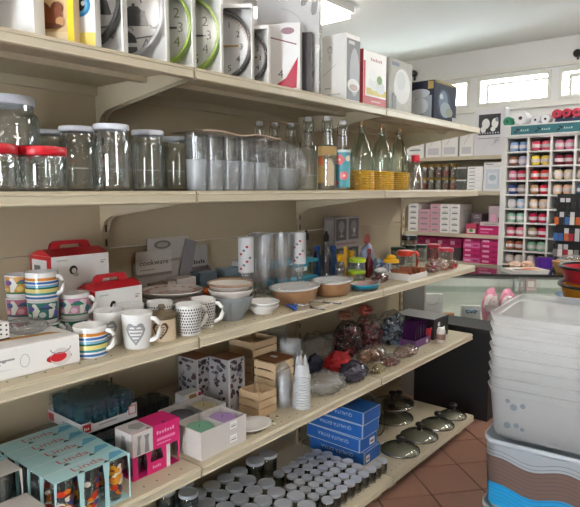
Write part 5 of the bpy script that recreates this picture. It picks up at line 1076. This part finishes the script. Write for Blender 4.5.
for s_ in (-1, 1): MB().tube([(0, -.034, .085), (.02*s_, -.04, .1), (.036*s_, -.04, .095), (.03*s_, -.036, .078), (0, -.034, .085)], [.003, .01, .011, .009, .003], 8, flat=.5).build('bow_loop', BOW, q)
MB().tube([(-.005, -.035, .085), (.005, -.035, .085)], .008, 8).build('bow_knot', BOW, q)
PKF = M('pink_tulle', '#d98aa4', .6, vary=.15); PWF = M('pale_pink_fabric', '#dcc8cc', .6, vary=.1)
for (pa, pb, lb) in ((484, 498, 'pink and white wrapped baby bow, left of the two'), (501, 515, 'pink and white wrapped baby bow, right of the two')):
    u = (cuv(pa, .1)+cuv(pb, .1))/2; x, y, zz = cw(u, .10, .451); q = empty('baby_bow', (x, y, zz), lb, 'favour', ca, 'pink baby bows')
    blob('tulle_wrap', PKF, (.115, .06, .25), int(pa), q, amp=.12); blob('bow_fabric', PWF, (.10, .05, .12), int(pb), q, (.0, -.035, .085), amp=.28, freq=2.0); blob('bow_tail', PWF, (.06, .03, .08), int(pb)+1, q, (.01, -.03, .0), amp=.25)
for k, (px, cl, h_, lb) in enumerate(((450, '#d88a5c', .06, 'orange and white sugared almonds box in the counter'), (519, '#9aa4a4', .10, 'small grey favour box on the right of the counter'), (530, '#b89a9c', .11, 'small pinkish favour box on the right of the counter'))):
    q = ragg(px-5, px+5, .32 if k else .1, .6485 if k else .451, h_, C(cl), lb, lambda p: (p.rect(.2, .3, .8, .7, C('#dcd6d0')), p.rect(.1, .1, .9, .2, C('#c8c0b8'))), 'favour_box', 'favour')
# goods on the counter
zt = CH+.0006
def oncounter(px, v): return cw(cuv(px, v), v, zt)
WICK = M('wicker', '#a87c44', .6, vary=.3, scale=90, bump=.6); PURP = M('purple_plastic', '#5a2a9c', .4)
x, y, zz = oncounter(524, .10); r = empty('magazine_stack', (x, y, zz), 'magazines with an orange and black cover on the counter', 'magazines', ca+.2); m = MB()
for k in range(4): m.T = Matrix.Translation((.004*k, .003*k, .006*k)) @ Matrix.Rotation(.05*k-.06, 4, 'Z'); m.box(-.13, .13, -.09, .09, 0, .0055)
m.build('pages', C('#c4c2be', .5), r, kind='stuff'); p = Print().frame((-.12, -.08, .0236), (1,0,0), (0,1,0), (0,0,1), .24, .16); p.rect(0, 0, 1, 1, C('#d8d4ce')); p.poly([(.1,.1),(.7,.05),(.5,.45),(.12,.5)], C('#2c2a2c')); p.poly([(.5,.3),(.95,.25),(.9,.8),(.45,.9)], C('#c8743c')); p.build(r)
for k, (dx, h_, cl, lb) in enumerate(((-.08, .05, '#c89a84', 'peach paper heap behind the magazines'), (.03, .055, '#b86a40', 'orange patterned paper heap behind the magazines'))):
    x, y, zz = oncounter(514+13*k, .34); tag(blob('paper_heap', M('paper_heap_%d' % k, cl, .6, vary=.5, scale=30, col2='#e0d0c0'), (.09, .12, h_), 81+k, None, (x, y, zz), amp=.25), lb, 'paper')
x, y, zz = oncounter(543, .36); r = empty('purple_tub', (x, y, zz), 'purple plastic tub on the counter behind the wicker basket', 'tub', ca); m = MB(); m.frus((-.045, .045, -.04, .04), (-.055, .055, -.05, .05), 0, .075, top=False); m.frus((-.055, .055, -.05, .05), (-.05, .05, -.045, .045), .075, .0755, top=False, bot=False); m.build('body', PURP, r); m = MB(); m.box(-.058, .058, -.053, -.048, .07, .08); m.build('rim', PURP, r)
x, y, zz = oncounter(571, .14); r = empty('wicker_basket', (x, y, zz), 'wicker basket with clear wrapped goods on the counter', 'basket', ca); m = MB()
for k in range(8): q = .10+.004*k; m.tube([(q*math.cos(2*PI*i/24), q*.7*math.sin(2*PI*i/24), .006+.01*k) for i in range(24)], .006, 6, closed=True)
m.build('woven_side', WICK, r); MB().lathe([(0,.001),(.1,.001),(.1,.004),(0,.004)], 24, sy=.7).build('woven_base', WICK, r); blob('wrapped_goods', BAG, (.19, .13, .055), 91, r, (0, 0, .07), amp=.25)
# side table with pots on a blue tray (behind the storage bins)
x0, y0 = 1.17, 3.22
r = empty('display_table', (x0, y0, 0), 'grey display table holding the bowls behind the storage bins', 'table'); MB().box(-.21, .33, -.22, .22, .80, .825).build('table_top', C('#8a8a88'), r)
for a in (-.18, .30):
    for b in (-.19, .19): MB().box(a-.015, a+.015, b-.015, b+.015, 0, .80).build('leg', C('#77777a'), r)
r = empty('blue_tray', (x0, y0, .8255), 'bright blue plastic tray under the stacked bowls', 'tray'); m = MB(); m.lathe([(0,.001),(.17,.001),(.19,.012),(.20,.03),(.205,.031),(.203,.034),(.185,.016),(0,.006)], 36); m.build('body', M('bright_blue_plastic', '#1a7cc0', .35), r); MB().lathe([(.203,.031),(.208,.033),(.203,.036)], 36).build('rim', M('bright_blue_plastic'), r)
for k, (zb, cl, lb) in enumerate(((.833, '#e0920c', 'yellow-orange plastic bowl with a black rim'), (.925, '#a8182c', 'red plastic bowl with a black rim stacked on top'))):
    r = empty('plastic_bowl', (x0, y0, zb), lb, 'bowl', fa((x0, y0)), 'rimmed plastic bowls'); m = MB(); m.lathe([(0,.002),(.15,.002),(.165,.01),(.185,.075),(.188,.078)], 36); m.lathe([(.188,.078),(.18,.076),(.155,.02),(0,.012)], 36); m.build('body', C(cl, .3), r)
    MB().lathe([(.186,.072),(.197,.075),(.20,.085),(.195,.09),(.185,.088),(.182,.078)], 36).build('rim', BLK, r); MB().box(.155, .185, -.02, .02, .02, .035).build('handle', BLK, r)
# ================================================================== wall shelving on the far wall
YF, YB = 5.35, 5.80
r = empty('wall_shelving', (0, 0, 0), 'beige wall shelving loaded with white and pink boxes', 'shelving')
FX0, FX1 = -1.75, -.1
FZ = [1.71, 1.378, .968, .69]
for z_ in FZ:
    s = MB().box(FX0, FX1, YF+.003, YB, z_-.03, z_).build('shelf', BEIGE, r); MB().box(FX0, FX1, YF-.003, YF+.003, z_-.034, z_+.002).build('price_rail', RAIL, s)
for x in (FX0, -.9, FX1-.025): MB().box(x, x+.025, YB, YB+.04, 0, 1.85).build('upright', BEIGE2, r)
MB().box(FX0, FX1, YB+.012, YB+.03, .4, 1.71).build('back_panel', BEIGE2, r)
PNK = M('pale_pink_card', '#d8a8b8', .5, vary=.05); MAG = M('magenta_box_card', '#c4206c', .4, vary=.06)
def stackbox(name, x, zb, w_, h_, mat, lb, deco=None, d_=.3, y=None, group=None, cat='box'):
    o = carton(name, lb, cat, (x, (YF+.02 if y is None else y)+d_/2, zb), (w_, d_, h_), 0, mat, group); p = Print().face('f', w_, d_, h_)
    if deco: deco(p); p.build(o)
    return o
def dl(p): p.rect(.2, .3, .8, .55, C('#8f8f95')); p.rect(.3, .66, .7, .74, C('#b0b0b4'))
def dm(p): p.rect(.1, .3, .45, .7, C('#e8b0cc')); p.rect(.6, .35, .9, .6, C('#8c1850'))
# level 3: columns of small white and pink boxes
xs = -1.06
for ci, (n, mat, nm, ww) in enumerate(((5, PAPER, 'white', .115), (4, PNK, 'pale pink', .13), (5, PNK, 'pale pink', .105), (5, PAPER, 'white', .105), (5, PAPER, 'white', .1))):
    for k in range(n): stackbox('small_box', xs+ww/2, FZ[2]+.0006+k*.0565, ww-.004, .056, mat, '%s small box, %s from the bottom in the %s far-shelf column' % (nm, ORD[k], ORD[ci]), dl, group='small boxes on the far shelving')
    xs += ww
for k in range(3): stackbox('flat_box', -.375, FZ[2]+.12+k*.05 if False else FZ[2]+.0006+k*.065, .10, .064, C('#6a5a62'), 'dark printed flat box, %s from the bottom, behind the magenta pack' % ORD[k], dl, y=YF+.12, group='dark flat boxes')
stackbox('printed_pack', -.385, FZ[2]+.0006, .1, .1, C('#b83a5c'), 'small red pack with a green picture on the far shelving', lambda p: (p.rect(.1, .1, .9, .5, C('#d8d4d0')), p.ell(.5, .35, .2, .15, C('#5a8a3c'))), .08)
stackbox('printed_pack', -.215, FZ[2]+.0006, .2, .085, MAG, 'wide magenta pack on the right of the far shelving', lambda p: (p.rect(.1, .55, .7, .7, C('#e8b0cc')), p.rect(.1, .2, .5, .35, C('#e070a8'))), .08)
stackbox('tissue_pack', -.20, FZ[2]+.0866, .2, .035, C('#cbbfbc'), 'pale tissue pack lying on the wide magenta pack', dl, .08)
stackbox('printed_carton', -.185, FZ[2]+.0006, .15, .27, C('#c4b0b8'), 'tall pinkish grey carton at the right end of the far shelving', dm, y=YF+.13, d_=.25)
# level 4: magenta boxes
for ci, (x, ww) in enumerate(((-.375, .165), (-.195, .18))):
    for k in range(5): stackbox('magenta_box', x, FZ[3]+.0006+k*.0485, ww, .048, MAG if (ci+k) % 3 or ci else C('#d86aa4'), 'magenta box, %s from the bottom of the %s magenta column' % (ORD[k], ('left', 'right')[ci]), dm, group='magenta boxes')
for k in range(4): stackbox('magenta_box', -.98+k*.135, FZ[3]+.13, .125, .09, MAG, 'magenta box at the back, %s from the left behind the jars' % ORD[k], dm, y=YF+.1, d_=.2, group='magenta boxes'); 
for k in range(4): stackbox('grey_box', -.98+k*.135, FZ[3]+.0006, .13, .129, C('#4a4044'), 'dark box under the magenta ones, %s from the left' % ORD[k], None, y=YF+.1, d_=.2, group='dark boxes')
# level 2: gold-lidded jars, white boxes, framed leaflet
GOLD = M('gold_lid', '#a8873c', .35, .6)
pj = None
cm = ['#9c6a50', '#b0503c', '#8a7a68', '#a89a84']
for ti in range(2):
    for k in range(6):
        X_, Y_ = -.985+k*.078, YF+.06
        lb = 'gold-lidded storage jar on the far shelving, %s tier, %s from the left' % (('lower', 'upper')[ti], ORD[k])
        q = jar('storage_jar', lb, (X_, Y_, FZ[1]+.0006+ti*.1305), .036, .13, GOLD, .034, .018, 'gold-lidded jars', GLASS, 16)
        MB().lathe([(0,.014),(.030,.014),(.030,.075),(0,.08)], 12).build('contents', C(cm[(k+ti) % 4], .6), q)
for k in range(2): stackbox('clear_container', -.50, FZ[1]+.0006+k*.12, .10, .11, CLR, 'clear container with a pale lid on the far shelving, %s one' % ('lower', 'upper')[k], lambda p: p.rect(0, .88, 1, 1, PALE), .15, group='clear containers')
for ci, (x, n, ww) in enumerate(((-.365, 7, .15), (-.195, 8, .175))):
    for k in range(n): stackbox('white_box', x, FZ[1]+.0006+k*.0335, ww, .033, PAPER, 'flat white box, %s from the bottom of the %s white column' % (ORD[k], ('left', 'right')[ci]), lambda p: p.rect(.1, .35, .5, .6, C('#9a9aa2')), group='flat white boxes')
r = empty('framed_leaflet', (-.19, YF+.005, FZ[1]+.0025), 'white framed leaflet leaning against the white boxes', 'frame'); m = MB(); m.box(-.085, .085, -.006, .006, 0, .225); m.build('frame', PAPER, r); p = Print().face('f', .17, .012, .225); p.rect(.12, .1, .88, .9, C('#c9d2dc')); p.rect(.25, .3, .75, .75, C('#dde2e8')); p.ell(.5, .55, .2, .12, C('#a9b4c2')); p.build(r)
# level 1 (top): white boxes and printed board
for ci, (x, n, ww, hh) in enumerate(((-1.0, 5, .2, .055), (-.80, 1, .17, .26), (-.63, 1, .17, .27), (-.46, 1, .14, .25))):
    for k in range(n): stackbox('white_box', x, FZ[0]+.0006+k*(hh+.0005), ww-.005, hh, PAPER, ('flat white box, %s from the bottom, left on the top far shelf' % ORD[k]) if n > 1 else '%s upright pale box from the left on the top far shelf' % ORD[ci-1].capitalize(), dl if n > 1 else (lambda p: (p.rect(.15, .1, .85, .35, C('#cfcfd6')), p.line(.3, .45, .7, .8, .004, C('#b8b0c0')), p.rect(.1, .85, .6, .9, C('#c8c4cc')))), group='white boxes on the top far shelf')
def dbd(p):
    k_ = C('#1c1d26'); p.rect(.14, .44, .86, .88, k_)
    p.ell(.38, .68, .13, .11, PALE); p.ell(.68, .68, .11, .11, PALE); p.ell(.3, .56, .09, .07, PALE); p.ell(.62, .56, .08, .05, PALE); p.ell(.74, .76, .05, .05, C('#8a8c98'))
    for q in range(8): p.k = 4; p.ell(.2+.085*q, .48, .025, .018, C('#b8bac4'), 8)
    p.line(.14, .37, .84, .37, .004, INK); p.arc(.74, .30, .05, .035, .015, INK, 0, PI*1.5); p.line(.6, .22, .85, .34, .003, GREY); p.line(.3, .1, .5, .3, .002, C('#c0bcc4'))
stackbox('printed_board_box', -.245, FZ[0]+.0006, .285, .43, C('#dedde2', .4), 'tall white box with a black panel of white shapes', dbd, .1)
# ================================================================== wool shelving
WX0, WY, WP, WR = -.05, 5.28, .191, .1265
r = empty('wool_shelving', (0, 0, 0), 'white pigeonhole unit full of coloured wool balls', 'shelving'); PGH = M('white_melamine', '#dcdcda', .45)
ncol, nrow = 5, 10; zt_ = 1.965; zh = 1.86
for c_ in range(ncol+1):
    x = WX0+c_*WP
    MB().box(x-.009-(.03 if c_ == 0 else 0), x+.009, WY, WY+.32, .45, zh).build('upright', PGH, r)
for k in range(nrow+1):
    z_ = zh-k*WR
    MB().box(WX0-.01, WX0+ncol*WP+.009, WY+.004, WY+.32, z_-.014, z_).build('shelf', PGH, r)
MB().box(WX0-.01, WX0+ncol*WP, WY+.30, WY+.32, .45, zh).build('back_panel', C('#2f2c2c'), r)
h = MB().box(WX0-.025, WX0+ncol*WP+.02, WY-.015, WY+.3, zh+.0005, zt_).build('header', PGH, r)
p = Print().frame((WX0+.04, WY-.015, zh+.017), (1,0,0), (0,0,1), (0,-1,0), ncol*WP-.02, .075); p.rect(0, 0, 1, 1, M('teal_banner', '#3f8088', .4, vary=.3, scale=6, col2='#1f5460'))
for k in range(5):
    p.k = 1; a = .03+k*.19; p.line(a, .3, a+.06, .62, .006, C('#16282e')); p.line(a+.02, .7, a+.05, .5, .012, C('#16282e')); p.line(a, .25, a+.03, .35, .01, C('#16282e')); p.scribble(a+.06, .36, .3, 4, C('#a9c4c0'), .08)
p.build(h)
cols = [[('#86a8d0','#86a8d0'), ('#8a5a40','#bcb8d4'), ('#d87a98','#c0203c'), ('#2f4a8c','#9a9088'), ('#c8ccd0','#a9c0d8'), ('#8fc0a8','#9ac8b4'), ('#d85a78','#e07a8c'), ('#a86a4c','#9c5a3c'), ('#c8b8b0','#d0c4bc'), ('#c8c8c8','#c8c8c8')],
        [('#d8506c','#dc5a70'), ('#e0c83c','#e8c85c'), ('#c8342c','#d84a34'), ('#b8946c','#c41c38'), ('#d8bc9c','#e0c4a8'), ('#c41c50','#c82048'), ('#b09878','#c41c48'), ('#8fc0a4','#9acab0'), ('#d8d0c8','#d8d0c8'), ('#c8c8c8','#c8c8c8')],
        [('#dc8ca4','#e08cac'), ('#7c1c34','#861c34'), ('#dccdb0','#e0d0b4'), ('#e4c4a4','#e8bca0'), ('#2c2c30','#2c2c30')],
        [('#d8d8d8','#c8a8b8'), ('#a8485c','#b84a5c'), ('#d8c8a8','#c8b898'), ('#3c6a9c','#4a7cac'), ('#3c7cb4','#3c7cb4'), ('#c0b4a8','#c8bcb0')],
        [('#8cb0c8','#8cb0c8'), ('#d0a858','#d0b068'), ('#6a4a7c','#7a5a8c'), ('#c88a98','#d098a4'), ('#9ab088','#a4b894'), ('#c8c0b8','#c8c0b8')]]
wp = {}
def wool(x, y, zb, colr, lb, R=.0385, h_=.084, lie=False, group='wool balls'):
    q = empty('wool_ball', (x, y, zb), lb, 'wool', random.uniform(-.15, .15), group)
    if colr not in wp:
        m = MB(); H_ = h_
        m.lathe([(0,.001),(R*.55,.0),(R*.85,H_*.1),(R,H_*.3),(R,H_*.7),(R*.85,H_*.92),(R*.5,H_),(R*.15,H_*.94),(0,H_*.93)], 22, flute=.012, nf=11)
        wp[colr] = m.build('yarn', M('yarn_'+colr[1:], colr, .9, vary=.2, scale=70, bump=.6), q).data
        if 'band' not in wp: m = MB(); m.lathe([(R*1.015,H_*.30),(R*1.03,H_*.33),(R*1.03,H_*.62),(R*1.015,H_*.65)], 22); wp['band'] = m.build('paper_band', M('yarn_band', '#d6ccd0', .6, vary=.2, scale=30), q).data
        else: link('paper_band', wp['band'], q)
    else: link('yarn', wp[colr], q); link('paper_band', wp['band'], q)
    return q
for ci, col_ in enumerate(cols):
    if ci > 3: break
    for k, pr in enumerate(col_):
        if ci == 2 and k == 4: continue
        for s_ in range(2):
            x = WX0+(ci+.5)*WP+(-.0415, .0415)[s_]
            wool(x, WY+.055, zh-(k+1)*WR+.0006, pr[s_], '%s wool ball in the %s pigeonhole column, %s row from the top' % (('left', 'right')[s_].capitalize(), ORD[ci], ORD[k]))
# balls and rolls on top of the wool unit
zt2 = zt_+.0006
def lyingroll(px, R, L, colr, lb, zb=zt2, y=WY+.12):
    d = ray(px, 115); t = (y-CAM.y)/d.y; x = CAM.x+t*d.x; q = empty('yarn_roll', (x, y, zb), lb, 'yarn', 0, 'rolls on the wool unit'); m = MB(); m.T = Matrix.Translation((0, 0, R)) @ Matrix.Rotation(PI/2, 4, 'X')
    m.lathe([(R*.25,-L*.45),(R*.3,-L/2),(R*.85,-L*.48),(R,-L*.35),(R,L*.35),(R*.85,L*.48),(R*.3,L/2),(R*.25,L*.45)], 24, flute=.02, nf=9); m.build('yarn', M('yarn_'+colr[1:], colr, .9, vary=.2, scale=70, bump=.6), q)
    m = MB(); m.T = Matrix.Translation((0, 0, R)) @ Matrix.Rotation(PI/2, 4, 'X'); m.lathe([(0,.44*L),(R*.26,.44*L),(R*.26,.47*L),(0,.47*L)], 12); m.build('core', C('#2c2a2c'), q); return q
lyingroll(509.5, .042, .1, '#2f8a68', 'green wool ball on top of the wool unit')
lyingroll(523, .062, .14, '#e2e2e4', 'large white yarn ball on top of the wool unit')
lyingroll(537, .04, .1, '#dcdce0', 'small white yarn ball right of the large one')
lyingroll(547, .042, .1, '#e4e4e8', 'white yarn ball nearer the red rolls')
d = ray(571, 115); x = CAM.x+(WY+.12)/d.y*d.x
q = empty('navy_bundle', (x, WY+.14, zt2), 'navy folded bundle under the red rolls', 'fabric'); m = MB()
for k in range(3): m.box(-.12+.004*k, .16-.003*k, -.07, .07, .0125*k, .0125*k+.0115)
m.build('fold', C('#2a3450', .8), q, kind='stuff')
for k, px in enumerate((558, 568, 578)): lyingroll(px, .04, .12, '#b83a50', 'dark red yarn roll on the navy bundle, %s from the left' % ORD[k], zt2+.0385, WY+.13)
# black rack of haberdashery hanging in front of the third column
d = ray(567, 230); YR = 5.17; x = CAM.x+YR/d.y*d.x
r = empty('haberdashery_rack', (x, YR, .62), 'black hanging rack of small haberdashery packs', 'rack'); MB().box(-.095, .11, .02, .035, 0, .74).build('backboard', C('#161616'), r)
for k in range(8): MB().tube([(-.07+(k % 2)*.09, .02, .64-.085*(k//1)), (-.07+(k % 2)*.09, -.05, .65-.085*(k//1))], .003, 6).build('hook', STL, r)
rnd = random.Random(12); ff = ['#c8c8ca', '#a82c3c', '#d8d4c8', '#3f6aa8', '#8aa83c', '#c86a3c', '#e0dcd8', '#2c2c30', '#7a7a80']
rowsn = ['top', 'second', 'third', 'fourth', 'bottom']
for j in range(5):
    for i in range(5):
        w_, h_ = .034, .105 if j else .085; cl = ff[rnd.randrange(len(ff))] if j else '#232326'; xx = x-.08+i*.041; zb = .62+.62-j*.135
        q = empty('hanging_pack', (xx, YR-.02-.01*(i % 2), zb), 'small hanging pack on the black rack, %s row, %s from the left' % (rowsn[j], ORD[i]), 'pack', 0, 'packs on the black rack')
        MB().box(-w_/2, w_/2, -.006, .006, 0, h_*.6).build('pouch', C(cl, .3), q); MB().box(-w_/2, w_/2, -.001, .001, h_*.6, h_).build('header_card', C('#1c1c20' if rnd.random() < .6 else '#c8c8cc', .4), q)
# ================================================================== storage bins
BINX, BINY, BR = 1.068, 1.945, math.radians(5)
FRST = glassy('frosted_plastic', '#fbfcfc', '#e8ecef', base=.02, rough=.35, milk=.42, lucent=.5, milkcol='#fdfeff', top=.2)
bw, bd = .40, .50
def rr(w_, d_, rad, n=6):
    o = []
    for cx, cy, a0 in ((w_/2-rad, d_/2-rad, 0), (-w_/2+rad, d_/2-rad, PI/2), (-w_/2+rad, -d_/2+rad, PI), (w_/2-rad, -d_/2+rad, 1.5*PI)):
        for k in range(n+1): a = a0+PI/2*k/n; o.append((cx+rad*math.cos(a), cy+rad*math.sin(a)))
    return o
def loops(m, secs, mi=0, cap=False):
    L = len(secs[0][0]); v = []; f = []
    for pts, z_ in secs: v += [(a, b, z_) for a, b in pts]
    for s_ in range(len(secs)-1):
        for i in range(L): j = (i+1) % L; f.append((s_*L+i, s_*L+j, (s_+1)*L+j, (s_+1)*L+i))
    if cap: f.append(tuple(range(L)))
    m.add(v, f, mi, True)
bc = Vector((BINX, BINY, 0))+Matrix.Rotation(BR, 3, 'Z') @ Vector((bw/2, bd/2, 0))
zbw = .24; hb = .30
# printed wave bins standing on the floor (lower ones below the picture edge)
GRY, BRO, BLU2, DRK = C('#a4abb2', .35), C('#6f5a52', .35), C('#1a9ad6', .35), C('#4a4a50', .35)
def wave_bin(zb, lb):
    q = empty('wave_bin', (bc.x, bc.y, zb), lb, 'bin', BR, 'wave pattern bins'); m = MB(); H_ = .27
    secs = [(rr(bw*.90, bd*.92, .05), 0), (rr(bw*.93, bd*.94, .05), .02), (rr(bw*.985, bd*.985, .055), H_-.02)]
    loops(m, secs, 0, True); m.build('body', GRY, q)
    m = MB(); loops(m, [(rr(bw*.985, bd*.985, .055), H_-.02), (rr(bw*1.01, bd*1.01, .06), H_-.016), (rr(bw*1.015, bd*1.015, .06), H_), (rr(bw*.98, bd*.98, .055), H_+.001), (rr(bw*.89, bd*.90, .05), .03)], 0); m.build('rim', M('clear_bin_rim', '#b4bcc4', .3), q)
    # printed wave bands on front and left sides: strips that follow the wall
    def wall(s_, z_):     # s_ in [0,1] along left side then front side
        k = (z_-.02)/(H_-.04); w1 = bw*(.93+.055*k)/2+.0014; d1 = bd*(.94+.045*k)/2+.0014
        if s_ < .42: t = s_/.42; return (-w1, d1-.055+(-2*d1+.108)*t, z_)
        if s_ < .52: t = (s_-.42)/.10; a = PI+t*PI/2; rx = .053; return (-w1+rx+rx*math.cos(a), -d1+rx+rx*math.sin(a), z_)
        t = (s_-.52)/.48; return (-w1+.053+(2*w1-.106)*t, -d1, z_)
    def wv(s_): return .012*math.sin(s_*17-7.2)
    def band(m, lo, hi, mi, off=0, n=44):
        v = []; f = []
        for i in range(n+1):
            s_ = i/n; o_ = wv(s_)
            for z_ in (lo+o_, hi+o_):
                p_ = Vector(wall(s_, min(max(z_, .004), H_-.024))); v.append((p_.x-(off if s_ < .5 else off*.3), p_.y-(off if s_ > .44 else off*.3), p_.z))
        for i in range(n): f.append((2*i, 2*i+2, 2*i+3, 2*i+1))
        m.add(v, f, mi, True)
    m = MB(); band(m, .095, .195, 0); m.build('brown_band', BRO, q); m = MB(); band(m, .012, .095, 0); m.build('blue_band', BLU2, q)
    m = MB()
    for k in range(16):
        z_ = .03+k*.0145
        if z_ < H_-.05: band(m, z_, z_+.0014, 0, .0006)
    m.build('wave_lines', DRK, q, kind='stuff'); return q
zb0 = .0005
wave_bin(.255, 'wave-patterned storage bin in grey, brown and blue under the clear bins')
wave_bin(-.0165+.017, 'lowest wave-patterned storage bin standing on the floor')
ZT = .255+.272
def clear_bin(zb, lb, H_, print_=False):
    q = empty('storage_bin', (bc.x, bc.y, zb), lb, 'bin', BR, 'nested clear bins'); m = MB()
    secs = [(rr(bw*.86, bd*.89, .05), .0), (rr(bw*.89, bd*.91, .05), .015), (rr(bw*.955, bd*.965, .055), H_-.026)]
    loops(m, secs, 0, True); m.build('body', FRST, q)
    m = MB(); loops(m, [(rr(bw*.955, bd*.965, .055), H_-.026), (rr(bw*.97, bd*.975, .058), H_-.024), (rr(bw*1.0, bd*1.0, .06), H_-.006), (rr(bw*1.005, bd*1.005, .06), H_-.002), (rr(bw*.99, bd*.99, .06), H_), (rr(bw*.965, bd*.975, .055), H_-.004)], 0); m.build('rim', FRST, q)
    if print_:
        d = MB(); ks = C('#7c8690')
        for (u, z_, s_) in ((-.12, .05, .012), (-.09, .055, .009), (-.07, .045, .007), (-.10, .12, .012), (-.07, .13, .009), (-.12, .14, .008)):
            d.add([(u+s_*math.cos(a*PI/5), -bd*(.455+.03*z_/H_)-.0015+.0, z_+s_*math.sin(a*PI/5)) for a in range(10)], [tuple(range(10))])
        d.build('flower_print', ks, q, kind='stuff')
    return q
for k in range(8):
    clear_bin(ZT+.004+k*.0362, 'lowest clear storage bin with a blue-grey flower print' if k == 0 else 'clear storage bin nested in the stack, %s from the bottom' % ORD[k], .185, k == 0)
for k, (px, py) in enumerate(((502, 433), (512, 437))):
    pass
